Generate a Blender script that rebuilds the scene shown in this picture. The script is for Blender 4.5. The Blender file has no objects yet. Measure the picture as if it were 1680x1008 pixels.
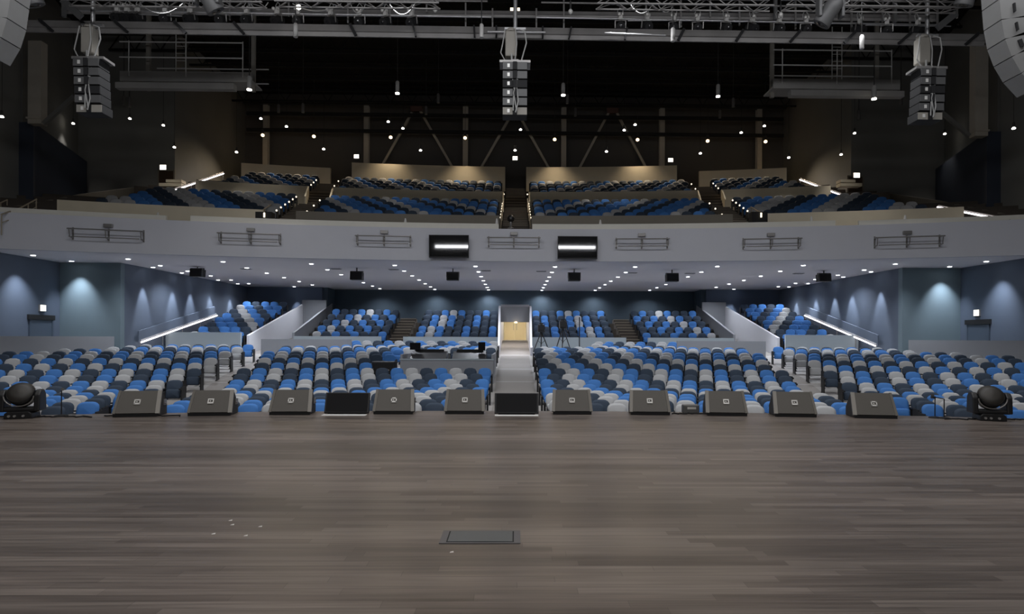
import bpy, math, random
from mathutils import Vector, Matrix
random.seed(7)
SC = bpy.context.scene
COL = SC.collection
PI = math.pi

# ------------------------------------------------------------------ camera
F, PPX, PPY, YAW, ROLL, EYE = 1000.0, 860.0, 554.0, 0.0151, 0.0045, 1.4
cam_data = bpy.data.cameras.new('camera')
cam_data.sensor_width = 36.0
cam_data.lens = 36.0 * F / 1680.0
cam_data.shift_x = -(PPX - 840.0) / 1680.0
cam_data.shift_y = (PPY - 504.0) / 1680.0
cam_data.clip_end = 200
cam = bpy.data.objects.new('camera', cam_data)
COL.objects.link(cam)
_r = Vector((math.cos(YAW), -math.sin(YAW), 0)); _u = Vector((0, 0, 1)); _b = Vector((-math.sin(YAW), -math.cos(YAW), 0))
_r2 = _r * math.cos(ROLL) + _u * math.sin(ROLL); _u2 = _u * math.cos(ROLL) - _r * math.sin(ROLL)
M = Matrix((_r2, _u2, _b)).transposed().to_4x4(); M.translation = (0, 0, EYE)
cam.matrix_world = M
SC.camera = cam

def at(px, py, Y):
    """surveyed point of the hall: sight line through a picture point, met at distance Y"""
    a, b = px - PPX, PPY - py
    u = a * math.cos(ROLL) - b * math.sin(ROLL); v = a * math.sin(ROLL) + b * math.cos(ROLL)
    k = u / F
    X = Y * (math.sin(YAW) + k * math.cos(YAW)) / (math.cos(YAW) - k * math.sin(YAW))
    d = X * math.sin(YAW) + Y * math.cos(YAW)
    return Vector((X, Y, EYE + v / F * d))

# ------------------------------------------------------------------ world, exposure
w = bpy.data.worlds.new('world'); SC.world = w; w.use_nodes = True
w.node_tree.nodes['Background'].inputs[0].default_value = (0.5, 0.55, 0.65, 1)
w.node_tree.nodes['Background'].inputs[1].default_value = 0.004
SC.view_settings.view_transform = 'Standard'; SC.view_settings.look = 'None'
SC.view_settings.gamma = 1.0; SC.view_settings.use_curve_mapping = False
SC.view_settings.exposure = 0.0
SC.cycles.use_denoising = True
SC.cycles.max_bounces = 5; SC.cycles.diffuse_bounces = 3; SC.cycles.glossy_bounces = 2
SC.cycles.sample_clamp_indirect = 3.0

# ------------------------------------------------------------------ lights of the hall
def area(loc, rot, sx, sy, power, color=(1, 1, 1), name='stage_wash'):
    l = bpy.data.lights.new(name, 'AREA'); l.shape = 'RECTANGLE'; l.size = sx; l.size_y = sy
    l.energy = power; l.color = color
    o = bpy.data.objects.new(name, l); o.location = loc; o.rotation_euler = rot; COL.objects.link(o); return o

def spot(loc, target, power, angle, blend=0.6, color=(1, 1, 1), radius=0.06, name='spot_lamp'):
    l = bpy.data.lights.new(name, 'SPOT'); l.energy = power; l.spot_size = math.radians(angle); l.spot_blend = blend
    l.color = color; l.shadow_soft_size = radius
    o = bpy.data.objects.new(name, l); o.location = loc
    o.rotation_euler = (Vector(target) - Vector(loc)).to_track_quat('-Z', 'Y').to_euler(); COL.objects.link(o); return o

COOL = (0.86, 0.91, 1.0); WARM = (1.0, 0.80, 0.56); NEUT = (1.0, 0.95, 0.9)
# work lights in the stage rig, high above the boards
area((-6, 4.5, 10.5), (0, 0, 0), 8, 3, 290, NEUT)
area((6, 4.5, 10.5), (0, 0, 0), 8, 3, 290, NEUT)
# unseen broad light added over the front stalls and the balcony front
area((0, 11.5, 11.8), (math.radians(22), 0, 0), 26, 1.2, 1060, (0.95, 0.96, 1.0), 'house_wash')
area((0, -0.5, 6.5), (math.radians(82), 0, 0), 14, 0.22, 280, (0.95, 0.96, 1.0), 'screen_reflection_light')  # unseen, behind the camera; added to reflect as bands in the televisions
for _x in (-17.5, -10.5, -3.5, 3.5, 10.5, 17.5):
    spot((_x, 18.6, 12.6), (_x, 18.0, -1), 2300, 74, 0.9, (0.96, 0.97, 1.0), 0.12, 'stalls_fill_lamp')  # unseen spots added to brighten the front stalls from above

# ------------------------------------------------------------------ materials
def mat(name, color, rough=0.6, metal=0.0, emit=None, strength=1.0, var=0.0, scale=6.0, bump=0.0, spec=0.5):
    m = bpy.data.materials.new(name); m.use_nodes = True
    nt = m.node_tree; b = nt.nodes['Principled BSDF']
    c = (color[0], color[1], color[2], 1)
    b.inputs['Base Color'].default_value = c
    b.inputs['Roughness'].default_value = rough; b.inputs['Metallic'].default_value = metal
    b.inputs['Specular IOR Level'].default_value = spec
    if emit:
        b.inputs['Emission Color'].default_value = (*emit, 1); b.inputs['Emission Strength'].default_value = strength
    if var or bump:
        tc = nt.nodes.new('ShaderNodeTexCoord'); n = nt.nodes.new('ShaderNodeTexNoise')
        n.inputs['Scale'].default_value = scale; n.inputs['Detail'].default_value = 5
        nt.links.new(tc.outputs['Object'], n.inputs['Vector'])
        if var:
            mx = nt.nodes.new('ShaderNodeMix'); mx.data_type = 'RGBA'
            mx.inputs[6].default_value = tuple(x * (1 - var) for x in color) + (1,)
            mx.inputs[7].default_value = tuple(min(1, x * (1 + var)) for x in color) + (1,)
            nt.links.new(n.outputs['Fac'], mx.inputs[0]); nt.links.new(mx.outputs[2], b.inputs['Base Color'])
        if bump:
            bp = nt.nodes.new('ShaderNodeBump'); bp.inputs['Strength'].default_value = bump; bp.inputs['Distance'].default_value = 0.01
            nt.links.new(n.outputs['Fac'], bp.inputs['Height']); nt.links.new(bp.outputs['Normal'], b.inputs['Normal'])
    return m

def wood_mat():
    m = bpy.data.materials.new('stage_wood'); m.use_nodes = True
    nt = m.node_tree; b = nt.nodes['Principled BSDF']; N = nt.nodes.new; L = nt.links.new
    tc = N('ShaderNodeTexCoord')
    br = N('ShaderNodeTexBrick'); br.inputs['Scale'].default_value = 1.0
    br.inputs['Brick Width'].default_value = 1.3; br.inputs['Row Height'].default_value = 0.083
    br.inputs['Mortar Size'].default_value = 0.0012; br.inputs['Mortar Smooth'].default_value = 0.3; br.offset = 0.37; br.offset_frequency = 3
    br.inputs['Color1'].default_value = (0.098, 0.079, 0.068, 1); br.inputs['Color2'].default_value = (0.175, 0.147, 0.128, 1)
    br.inputs['Mortar'].default_value = (0.055, 0.045, 0.04, 1)
    br.offset = 0.0
    sp = N('ShaderNodeSeparateXYZ'); L(tc.outputs['Object'], sp.inputs[0])
    dv = N('ShaderNodeMath'); dv.operation = 'DIVIDE'; dv.inputs[1].default_value = 0.083; L(sp.outputs[1], dv.inputs[0])
    fl = N('ShaderNodeMath'); fl.operation = 'FLOOR'; L(dv.outputs[0], fl.inputs[0])
    wn = N('ShaderNodeTexWhiteNoise'); wn.noise_dimensions = '1D'; L(fl.outputs[0], wn.inputs['W'])
    ma = N('ShaderNodeMath'); ma.operation = 'MULTIPLY_ADD'; ma.inputs[1].default_value = 6.5; L(wn.outputs['Value'], ma.inputs[0]); L(sp.outputs[0], ma.inputs[2])
    cb = N('ShaderNodeCombineXYZ'); L(ma.outputs[0], cb.inputs[0]); L(sp.outputs[1], cb.inputs[1])
    L(cb.outputs[0], br.inputs['Vector'])
    mp = N('ShaderNodeMapping'); mp.inputs['Scale'].default_value = (0.7, 22, 1); L(tc.outputs['Object'], mp.inputs['Vector'])
    n = N('ShaderNodeTexNoise'); n.inputs['Scale'].default_value = 1.6; n.inputs['Detail'].default_value = 7; L(mp.outputs[0], n.inputs['Vector'])
    r = N('ShaderNodeMapRange'); r.inputs[1].default_value = 0.25; r.inputs[2].default_value = 0.75; r.inputs[3].default_value = 0.6; r.inputs[4].default_value = 1.4
    L(n.outputs['Fac'], r.inputs[0])
    mp2 = N('ShaderNodeMapping'); mp2.inputs['Scale'].default_value = (0.16, 1.1, 1); L(tc.outputs['Object'], mp2.inputs['Vector'])
    n2 = N('ShaderNodeTexNoise'); n2.inputs['Scale'].default_value = 1.0; n2.inputs['Detail'].default_value = 4; L(mp2.outputs[0], n2.inputs['Vector'])
    r2 = N('ShaderNodeMapRange'); r2.inputs[1].default_value = 0.3; r2.inputs[2].default_value = 0.7; r2.inputs[3].default_value = 0.66; r2.inputs[4].default_value = 1.34
    L(n2.outputs['Fac'], r2.inputs[0])
    mm = N('ShaderNodeMath'); mm.operation = 'MULTIPLY'; L(r.outputs[0], mm.inputs[0]); L(r2.outputs[0], mm.inputs[1])
    vm = N('ShaderNodeVectorMath'); vm.operation = 'SCALE'; L(br.outputs['Color'], vm.inputs[0]); L(mm.outputs[0], vm.inputs['Scale'])
    L(vm.outputs[0], b.inputs['Base Color'])
    r3 = N('ShaderNodeMapRange'); r3.inputs[3].default_value = 0.27; r3.inputs[4].default_value = 0.42; L(n.outputs['Fac'], r3.inputs[0])
    L(r3.outputs[0], b.inputs['Roughness'])
    bp = N('ShaderNodeBump'); bp.inputs['Strength'].default_value = 0.12; bp.inputs['Distance'].default_value = 0.004
    L(n.outputs['Fac'], bp.inputs['Height']); L(bp.outputs['Normal'], b.inputs['Normal'])
    return m

MT = {
 'wood': wood_mat(),
 'carpet': mat('grey_carpet', (0.34, 0.325, 0.31), 0.9, var=0.12, scale=30),
 'aisle': mat('aisle_carpet', (0.25, 0.232, 0.215), 0.85, var=0.08, scale=20),
 'white': mat('fascia_paint', (0.68, 0.69, 0.745), 0.7, var=0.03, scale=1.5),
 'cap': mat('beige_cap', (0.78, 0.76, 0.68), 0.6, var=0.05, scale=3),
 'soffit': mat('soffit_paint', (0.90, 0.88, 0.92), 0.75, var=0.03, scale=0.7),
 'beige': mat('beige_panel', (0.74, 0.66, 0.50), 0.6, var=0.06, scale=2),
 'brownwall': mat('brown_panel', (0.20, 0.18, 0.145), 0.7, var=0.06, scale=2),
 'navy': mat('navy_wall', (0.075, 0.10, 0.15), 0.75, var=0.08, scale=1.2, bump=0.05),
 'teal': mat('teal_grey_wall', (0.16, 0.215, 0.245), 0.75, var=0.06, scale=1.2, bump=0.05),
 'slatewall': mat('slate_wall', (0.10, 0.125, 0.17), 0.75, var=0.07, scale=1.2, bump=0.05),
 'backnavy': mat('back_wall_navy', (0.05, 0.075, 0.10), 0.75, var=0.1, scale=0.9),
 'ramp': mat('white_ramp_wall', (0.66, 0.66, 0.70), 0.6, var=0.03, scale=2),
 'greywall': mat('grey_parapet', (0.27, 0.28, 0.30), 0.7, var=0.05, scale=2),
 'palewall': mat('pale_teal_parapet', (0.34, 0.39, 0.42), 0.7, var=0.05, scale=2),
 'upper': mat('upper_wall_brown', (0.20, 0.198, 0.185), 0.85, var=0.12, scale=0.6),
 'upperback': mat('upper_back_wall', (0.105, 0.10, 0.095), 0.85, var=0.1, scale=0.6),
 'boxnavy': mat('dark_navy_box', (0.05, 0.062, 0.09), 0.8, var=0.1, scale=1),
 'steel': mat('painted_steel', (0.26, 0.245, 0.215), 0.6, var=0.1, scale=4),
 'roof': mat('black_roof', (0.004, 0.004, 0.004), 0.9),
 'joist': mat('black_joist', (0.006, 0.006, 0.006), 0.8),
 'metal': mat('grey_metal', (0.30, 0.29, 0.28), 0.45, 0.6, var=0.1, scale=8),
 'beam': mat('catwalk_beam_grey', (0.21, 0.202, 0.195), 0.5, 0.2, var=0.35, scale=1.3),
 'pipe': mat('bright_pipe', (0.62, 0.62, 0.62), 0.3, 0.8),
 'darkmetal': mat('dark_metal', (0.05, 0.05, 0.05), 0.45, 0.3),
 'black': mat('black_plastic', (0.012, 0.012, 0.013), 0.45),
 'blackmat': mat('black_matte', (0.008, 0.008, 0.009), 0.8),
 'gloss': mat('lens_gloss', (0.02, 0.02, 0.022), 0.12),
 'lensdull': mat('dull_lens', (0.035, 0.032, 0.028), 0.5),
 'floorscreen': mat('floor_screen', (0.006, 0.006, 0.007), 0.6, spec=0.2),
 'screen': mat('screen_glass', (0.015, 0.015, 0.016), 0.035, spec=0.8),
 'grille': mat('speaker_grille', (0.105, 0.097, 0.085), 0.6, 0.1, var=0.08, scale=160, bump=0.3),
 'wedgerim': mat('wedge_rim', (0.24, 0.225, 0.20), 0.45, 0.1),
 'wedgebody': mat('wedge_body', (0.03, 0.028, 0.027), 0.6),
 'badge': mat('badge_silver', (0.7, 0.69, 0.66), 0.4, 0.2),
 'railgrey': mat('rail_grey', (0.55, 0.55, 0.53), 0.45),
 'gantry': mat('gantry_grey', (0.38, 0.37, 0.35), 0.6, var=0.15, scale=2),
 'colsteel': mat('column_beige', (0.52, 0.48, 0.41), 0.6, var=0.08, scale=3),
 'bigarray': mat('big_array_grey', (0.23, 0.23, 0.225), 0.5, var=0.08, scale=4),
 'arraygrey': mat('array_grey', (0.085, 0.085, 0.085), 0.5, var=0.1, scale=5),
 'arraylight': mat('array_light_grey', (0.12, 0.12, 0.118), 0.5, var=0.06, scale=4),
 'cable': mat('cable_grey', (0.32, 0.32, 0.31), 0.6),
 'tape': mat('white_tape', (0.75, 0.74, 0.72), 0.6),
 'hatch': mat('hatch_steel', (0.13, 0.14, 0.145), 0.45, 0.3, var=0.08, scale=6),
 'hatchrim': mat('hatch_rim', (0.15, 0.145, 0.15), 0.5, 0.3),
 'hatchdark': mat('hatch_gap', (0.02, 0.02, 0.02), 0.8),
 'seat_l': mat('seat_light_grey', (0.40, 0.405, 0.41), 0.85, var=0.06, scale=9, bump=0.15),
 'seat_b': mat('seat_blue', (0.045, 0.17, 0.46), 0.85, var=0.08, scale=9, bump=0.15),
 'seat_d': mat('seat_dark_slate', (0.026, 0.042, 0.068), 0.85, var=0.1, scale=9, bump=0.15),
 'seatframe': mat('seat_frame', (0.014, 0.014, 0.015), 0.5),
 'doorcream': mat('cream_door', (0.62, 0.53, 0.36), 0.5, var=0.05, scale=2),
 'doornavy': mat('navy_door', (0.065, 0.085, 0.115), 0.5),
 'doorbrown': mat('brown_door', (0.06, 0.035, 0.02), 0.5),
 'lens': mat('downlight_lens', (0.9, 0.9, 0.9), 0.4, emit=(0.92, 0.95, 1.0), strength=14),
 'lenswarm': mat('warm_lens', (0.9, 0.85, 0.7), 0.4, emit=(1.0, 0.70, 0.36), strength=5),
 'lenswhite': mat('pendant_lens', (0.9, 0.9, 0.85), 0.4, emit=(1.0, 0.93, 0.82), strength=12),
 'led': mat('led_strip', (0.9, 0.9, 0.9), 0.4, emit=(1.0, 0.93, 0.95), strength=3.5),
 'sign': mat('exit_sign_face', (0.9, 0.9, 0.88), 0.4, emit=(1.0, 0.93, 0.82), strength=2.4),
 'signdark': mat('exit_lettering', (0.25, 0.03, 0.02), 0.5, emit=(0.8, 0.12, 0.05), strength=0.6),
 'steplight': mat('step_light', (0.9, 0.85, 0.75), 0.4, emit=(1.0, 0.85, 0.62), strength=2.2),
 'pendant': mat('pendant_body', (0.55, 0.54, 0.52), 0.5),
 'cyan': mat('indicator', (0.6, 0.6, 0.6), 0.3, emit=(0.8, 0.9, 1.0), strength=1.0),
 'nosing': mat('stair_nosing', (0.36, 0.31, 0.23), 0.6),
 'stair': mat('stair_tread', (0.075, 0.062, 0.05), 0.8),
 'reddish': mat('red_gusset', (0.16, 0.08, 0.06), 0.6),
}

# ------------------------------------------------------------------ mesh helpers
class MB:
    def __init__(s): s.v = []; s.f = []; s.mi = []; s.m = 0; s.sm = False; s.smf = []
    def add(s, vs, fs):
        o = len(s.v); s.v += [tuple(x) for x in vs]
        for f in fs: s.f.append(tuple(i + o for i in f)); s.mi.append(s.m); s.smf.append(s.sm)
        return s
    def box(s, c, d, rz=0.0, rx=0.0):
        hx, hy, hz = d[0] / 2, d[1] / 2, d[2] / 2
        R = Matrix.Rotation(rz, 3, 'Z') @ Matrix.Rotation(rx, 3, 'X'); c = Vector(c)
        vs = [c + R @ Vector((x, y, z)) for z in (-hz, hz) for y in (-hy, hy) for x in (-hx, hx)]
        return s.add(vs, [(0, 2, 3, 1), (4, 5, 7, 6), (0, 1, 5, 4), (1, 3, 7, 5), (3, 2, 6, 7), (2, 0, 4, 6)])
    def span(s, a, b):
        return s.box([(a[i] + b[i]) / 2 for i in range(3)], [abs(b[i] - a[i]) for i in range(3)])
    def tube(s, p, q, r, n=8, r2=None, caps=True):
        p, q = Vector(p), Vector(q); d = (q - p)
        if d.length < 1e-6: return s
        d.normalize(); t = Vector((0, 0, 1)) if abs(d.z) < 0.9 else Vector((1, 0, 0))
        a = d.cross(t).normalized(); b = d.cross(a); r2 = r if r2 is None else r2
        vs = [p + (a * math.cos(2 * PI * i / n) + b * math.sin(2 * PI * i / n)) * r for i in range(n)]
        vs += [q + (a * math.cos(2 * PI * i / n) + b * math.sin(2 * PI * i / n)) * r2 for i in range(n)]
        fs = [(i, i + n, (i + 1) % n + n, (i + 1) % n) for i in range(n)]
        if caps: fs += [tuple(range(n)), tuple(range(2 * n - 1, n - 1, -1))]
        o = s.sm; s.sm = n >= 8; s.add(vs, fs[:n]); s.sm = o
        if caps: s.add(vs, fs[n:])
        return s
    def path(s, pts, r, n=6):
        for a, b in zip(pts, pts[1:]): s.tube(a, b, r, n)
        return s
    def beam(s, p, q, wx, wz):
        """rectangular bar between two points"""
        p, q = Vector(p), Vector(q); d = (q - p).normalized()
        t = Vector((0, 0, 1)) if abs(d.z) < 0.95 else Vector((0, 1, 0))
        a = d.cross(t).normalized() * wx / 2; b = d.cross(a).normalized() * wz / 2
        vs = [p - a - b, p + a - b, p + a + b, p - a + b, q - a - b, q + a - b, q + a + b, q - a + b]
        return s.add(vs, [(0, 3, 2, 1), (4, 5, 6, 7), (0, 1, 5, 4), (1, 2, 6, 5), (2, 3, 7, 6), (3, 0, 4, 7)])
    def prism(s, poly, lo, hi, axis='x'):
        """closed outline extruded along an axis; poly in the two other axes (x: (y,z), y: (x,z), z: (x,y))"""
        n = len(poly)
        def mk(p, e):
            return (e, p[0], p[1]) if axis == 'x' else ((p[0], e, p[1]) if axis == 'y' else (p[0], p[1], e))
        vs = [mk(p, lo) for p in poly] + [mk(p, hi) for p in poly]
        fs = [(i, (i + 1) % n, (i + 1) % n + n, i + n) for i in range(n)] + [tuple(range(n - 1, -1, -1)), tuple(range(n, 2 * n))]
        return s.add(vs, fs)
    def lathe(s, prof, c=(0, 0, 0), n=16, rot=None):
        c = Vector(c); vs = []
        R = rot or Matrix.Identity(3)
        for (r, z) in prof:
            for i in range(n): vs.append(c + R @ Vector((r * math.cos(2 * PI * i / n), r * math.sin(2 * PI * i / n), z)))
        fs = []
        for k in range(len(prof) - 1):
            for i in range(n): fs.append((k * n + i, k * n + (i + 1) % n, (k + 1) * n + (i + 1) % n, (k + 1) * n + i))
        o = s.sm; s.sm = True; s.add(vs, fs); s.sm = o
        m = len(prof)
        s.add(vs, [tuple(range(n - 1, -1, -1)), tuple(range((m - 1) * n, m * n))])
        return s
    def build(s, name, m, parent=None, loc=None, bevel=0):
        me = bpy.data.meshes.new(name); me.from_pydata(s.v, [], s.f)
        ms = m if isinstance(m, (list, tuple)) else [m]
        for k in ms: me.materials.append(MT[k])
        me.polygons.foreach_set('material_index', s.mi); me.polygons.foreach_set('use_smooth', s.smf)
        me.update()
        o = bpy.data.objects.new(name, me); COL.objects.link(o)
        if parent: o.parent = parent
        if loc is not None: o.location = loc
        if bevel:
            b = o.modifiers.new('bevel', 'BEVEL'); b.width = bevel; b.segments = 2; b.limit_method = 'ANGLE'
        return o

def tag(o, label=None, cat=None, group=None, kind=None):
    if label: o['label'] = label
    if cat: o['category'] = cat
    if group: o['group'] = group
    if kind: o['kind'] = kind
    return o
def thing(name, label, cat, loc=(0, 0, 0), rz=0.0, group=None):
    o = bpy.data.objects.new(name, None); o.empty_display_size = 0.1; COL.objects.link(o); o.location = loc; o.rotation_euler = (0, 0, rz)
    return tag(o, label, cat, group)
def struct(name, mb, m, label=None, cat='building part'):
    return tag(mb.build(name, m), label or name.replace('_', ' '), cat, kind='structure')
def copy_tree(o, parent=None):
    """a thing with its parts and sub-parts"""
    c = o.copy(); COL.objects.link(c)
    if parent: c.parent = parent
    for ch in list(o.children):
        if not ch.name.startswith('end_panel'): copy_tree(ch, c)
    return c
ORD = ['first', 'second', 'third', 'fourth', 'fifth', 'sixth', 'seventh', 'eighth', 'ninth', 'tenth', 'eleventh', 'twelfth', 'thirteenth', 'fourteenth', 'fifteenth', 'sixteenth', 'seventeenth', 'eighteenth', 'nineteenth', 'twentieth', 'twenty-first', 'twenty-second', 'twenty-third', 'twenty-fourth', 'twenty-fifth', 'twenty-sixth', 'twenty-seventh', 'twenty-eighth', 'twenty-ninth', 'thirtieth', 'thirty-first', 'thirty-second', 'thirty-third']

# ------------------------------------------------------------------ hall geometry: every row is an arc about (0,-43)
CY = -43.0
def pol(D, th, z=0.0):
    R = D - CY
    return Vector((R * math.sin(th), CY + R * math.cos(th), z))
def th_of(D, x): return math.asin(max(-0.9, min(0.9, x / (D - CY))))
def arc(mb, D0, D1, z0, z1, x0, x1, n=40, zb=None):
    """ring sector between two radii; z0 at its near edge, z1 at its far edge, optional bottom"""
    tops = []
    for i in range(n + 1):
        t = i / n; x = x0 + (x1 - x0) * t
        a = pol(D0, th_of(D0, x), z0); b = pol(D1, th_of(D1, x), z1); tops.append((a, b))
    vs = []
    for a, b in tops:
        vs += [a, b, (a.x, a.y, zb if zb is not None else z0 - 0.1), (b.x, b.y, zb if zb is not None else z1 - 0.1)]
    fs = []
    for i in range(n):
        o = i * 4; p = o + 4
        fs += [(o, p, p + 1, o + 1), (o + 2, o + 3, p + 3, p + 2), (o, o + 2, p + 2, p), (o + 1, p + 1, p + 3, o + 3)]
    fs += [(0, 1, 3, 2), (n * 4, n * 4 + 2, n * 4 + 3, n * 4 + 1)]
    return mb.add(vs, fs)
FLOORP = [(10, -1.15), (19.5, -1.15), (21, -1.08), (22, -0.95), (24, -0.61), (25, -0.42), (26, -0.27), (28, -0.06), (29.5, 0.03), (31, 0.10), (33, 0.32), (34, 0.42), (37, 0.52)]
def fz(D):
    for (a, za), (b, zb) in zip(FLOORP, FLOORP[1:]):
        if D <= b: return za + (zb - za) * max(0, (D - a)) / (b - a)
    return FLOORP[-1][1]

# stage deck, front edge bowed towards the seats
SR, SCY = 45.0, -33.4
def stage_edge(x): return SCY + math.sqrt(SR * SR - x * x)
mb = MB(); n = 48; top = []
for i in range(n + 1):
    x = -17 + 34 * i / n; top.append((x, stage_edge(x)))
poly = top + [(17, -3), (-17, -3)]
vs = [(p[0], p[1], 0) for p in poly] + [(p[0], p[1], -0.12) for p in poly]
N_ = len(poly)
mb.add(vs, [tuple(range(N_ - 1, -1, -1)), tuple(range(N_, 2 * N_))] + [(i, (i + 1) % N_, (i + 1) % N_ + N_, i + N_) for i in range(N_)])
struct('stage_floor', mb, 'wood', 'dark brown plank stage floor running across the front of the hall', 'floor')
mb = MB()
for (a, b) in zip(top, top[1:]):
    mb.add([(a[0], a[1] - .03, -.12), (b[0], b[1] - .03, -.12), (b[0], b[1] - .03, -1.15), (a[0], a[1] - .03, -1.15),
            (a[0], a[1] - .10, -.12), (b[0], b[1] - .10, -.12), (b[0], b[1] - .10, -1.15), (a[0], a[1] - .10, -1.15)],
           [(3, 2, 1, 0), (4, 5, 6, 7), (0, 1, 5, 4), (2, 3, 7, 6)])
struct('trim_1', mb, 'blackmat', 'black stage front below the deck edge', 'trim')

# stalls floor
mb = MB(); Ds = [d for d, _ in FLOORP] + [44.2]
for a, b in zip(Ds, Ds[1:]):
    arc(mb, a + (-1.5 if a == 10 else 0), b, fz(a), fz(b), -21.3, 21.3, 40, zb=-1.6)
struct('floor', mb, 'carpet', 'grey carpeted stalls floor rising towards the back', 'floor')
# aisle carpets
mb = MB()
for k in range(14):
    a = 14 + k * 1.5; b = a + 1.5
    if a < 33.5:
        arc(mb, a, min(b, 34), fz(a) + .012, fz(min(b, 34)) + .012, -.78, .78, 2, zb=fz(a) - .2)
    if a < 32:
        for s in (-1, 1):
            pts = []
            for D in (a, b):
                for e in (-.62, .62): pts.append(pol(D, s * .165 + e / (D - CY), fz(D) + .012))
            mb.add(pts, [(0, 1, 3, 2)])
struct('aisle_floor', mb, 'aisle', 'pale brown carpeted aisles running from stage to back', 'floor')

# ------------------------------------------------------------------ room shell, lower level
ZS = 4.8
for s, side in ((-1, 'left'), (1, 'right')):
    def W(a, b, m, lab):
        mb = MB().span(a, b); return struct('wall_' + side, mb, m, lab, 'wall')
    W((s * 21.2, 16, -1.3), (s * 21.5, 28.7, ZS), 'slatewall', f'slate blue wall with a door at far {side} of stalls')
    W((s * 18.4, 28.7, -1.3), (s * 21.5, 29.0, ZS), 'teal', f'pale teal wall panel facing the stage at {side}')
    W((s * 18.4, 29.0, -1.3), (s * 18.7, 42.4, ZS), 'slatewall', f'slate blue {side} wall washed by downlights')
    W((s * 13.3, 42.2, -1.3), (s * 18.4, 42.5, ZS), 'navy', f'navy return wall at back {side} of stalls')
    W((s * 13.0, 42.5, -1.3), (s * 13.3, 44.2, ZS), 'backnavy', f'short navy wall beside the {side} back corner')
mb = MB().span((-13.3, 44.2, -1.3), (-1.0, 44.5, ZS)).span((1.0, 44.2, -1.3), (13.3, 44.5, ZS)).span((-1.0, 44.2, 3.1), (1.0, 44.5, ZS))
struct('wall_back', mb, 'backnavy', 'dark navy back wall under the balcony', 'wall')

# balcony soffit and front
mb = MB(); n = 60
vs = []
for i in range(n + 1):
    x = -24 + 48 * i / n; y = pol(27.0, th_of(27.0, x)).y
    vs += [(x, y, ZS), (x, 44.5, ZS), (x, y, ZS + .25), (x, 44.5, ZS + .25)]
fs = []
for i in range(n):
    o = i * 4; p = o + 4; fs += [(o, o + 1, p + 1, p), (o + 2, p + 2, p + 3, o + 3), (o, p, p + 2, o + 2)]
mb.add(vs, fs)
struct('ceiling', mb, 'soffit', 'pale grey soffit under the balcony with rows of downlights', 'ceiling')
mb = MB(); arc(mb, 26.96, 27.18, 6.2, 6.2, -26, 26, 70, zb=ZS - .03)
struct('balcony_front', mb, 'white', 'long curved pale grey balcony front', 'balcony front')
mb = MB(); arc(mb, 27.04, 27.12, 6.44, 6.44, -13.6, -.75, 30, zb=6.2); arc(mb, 27.04, 27.12, 6.44, 6.44, .75, 13.6, 30, zb=6.2)
for s in (-1, 1):
    arc(mb, 27.04, 27.12, 6.40, 6.40, s * 14.5, s * 24.5, 20, zb=6.2)
struct('trim_2', mb, 'cap', 'thin beige upstand along the top of the balcony front', 'trim')

# upper tier: walkway, seating steps, cross walls
URISE, UR0, UZ0 = 0.335, 30.4, 6.81
BRISE, BR0, BZ0 = 0.377, 38.4, 9.85
mb = MB(); arc(mb, 27.18, 30.0, 5.6, 5.6, -24, 24, 40, zb=5.1)
for k in range(6):
    D = UR0 + .9 * k; z = UZ0 + URISE * k
    arc(mb, D - .45, D + .45 if k < 5 else 37.5, z, z, -24, 24, 40, zb=5.2)
for k in range(5):
    D = BR0 + .9 * k; z = BZ0 + BRISE * k
    arc(mb, D - .45 if k else 37.6, D + .45 if k < 4 else 46.2, z, z, -21.5, 21.5, 40, zb=5.2)
struct('balcony_tier', mb, 'stair', 'stepped dark concrete floor of the balcony seating', 'floor')
mb = MB()
for x0, x1 in ((-10.0, -.75), (.75, 10.0)):
    arc(mb, 28.6, 28.75, 7.12, 7.12, x0, x1, 24, zb=5.6)
struct('wall_front', mb, 'brownwall', 'low brown wall below the middle balcony rows', 'wall')
mb = MB()
for s in (-1, 1): arc(mb, 28.6, 28.75, 7.12, 7.12, s * 11.4, s * 19.3, 24, zb=5.6)
struct('wall_front', mb, 'beige', 'low beige panelled walls below the outer balcony rows', 'wall')
mb = MB()
for x0, x1 in ((-18.4, -12.4), (-11.0, -.8), (.8, 11.0), (12.4, 18.4)):
    arc(mb, 37.45, 37.6, 10.36, 10.36, x0, x1, 24, zb=8.3)
    e = x1 if abs(x1) < 13 and abs(x1) > abs(x0) else x0
for x in (-12.4, -11.0, -.8, .8, 11.0, 12.4):
    a = pol(35.6, th_of(35.6, x * .965)); b = pol(37.5, th_of(37.5, x))
    mb.add([(a.x, a.y, 8.3), (b.x, b.y, 8.3), (b.x, b.y, 10.36), (a.x, a.y, 9.35), (a.x + .08, a.y, 8.3), (b.x + .08, b.y, 8.3), (b.x + .08, b.y, 10.36), (a.x + .08, a.y, 9.35)],
           [(0, 1, 2, 3), (7, 6, 5, 4), (3, 2, 6, 7), (0, 3, 7, 4)])
struct('wall_middle', mb, 'beige', 'beige cross wall between lower and upper balcony rows', 'wall')
mb = MB()
for x0, x1 in ((-11.4, -.75), (.75, 11.3)): arc(mb, 43.3, 43.6, 13.52, 13.52, x0, x1, 24, zb=11.0)
struct('wall_rear', mb, 'beige', 'beige boxed walls behind the top middle balcony rows', 'wall')
mb = MB()
for s in (-1, 1): arc(mb, 43.6, 43.8, 13.15, 13.15, s * 12.9, s * 18.6, 24, zb=11.0)
struct('wall_rear', mb, 'beige', 'low beige walls behind the top outer balcony rows', 'wall')

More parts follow.
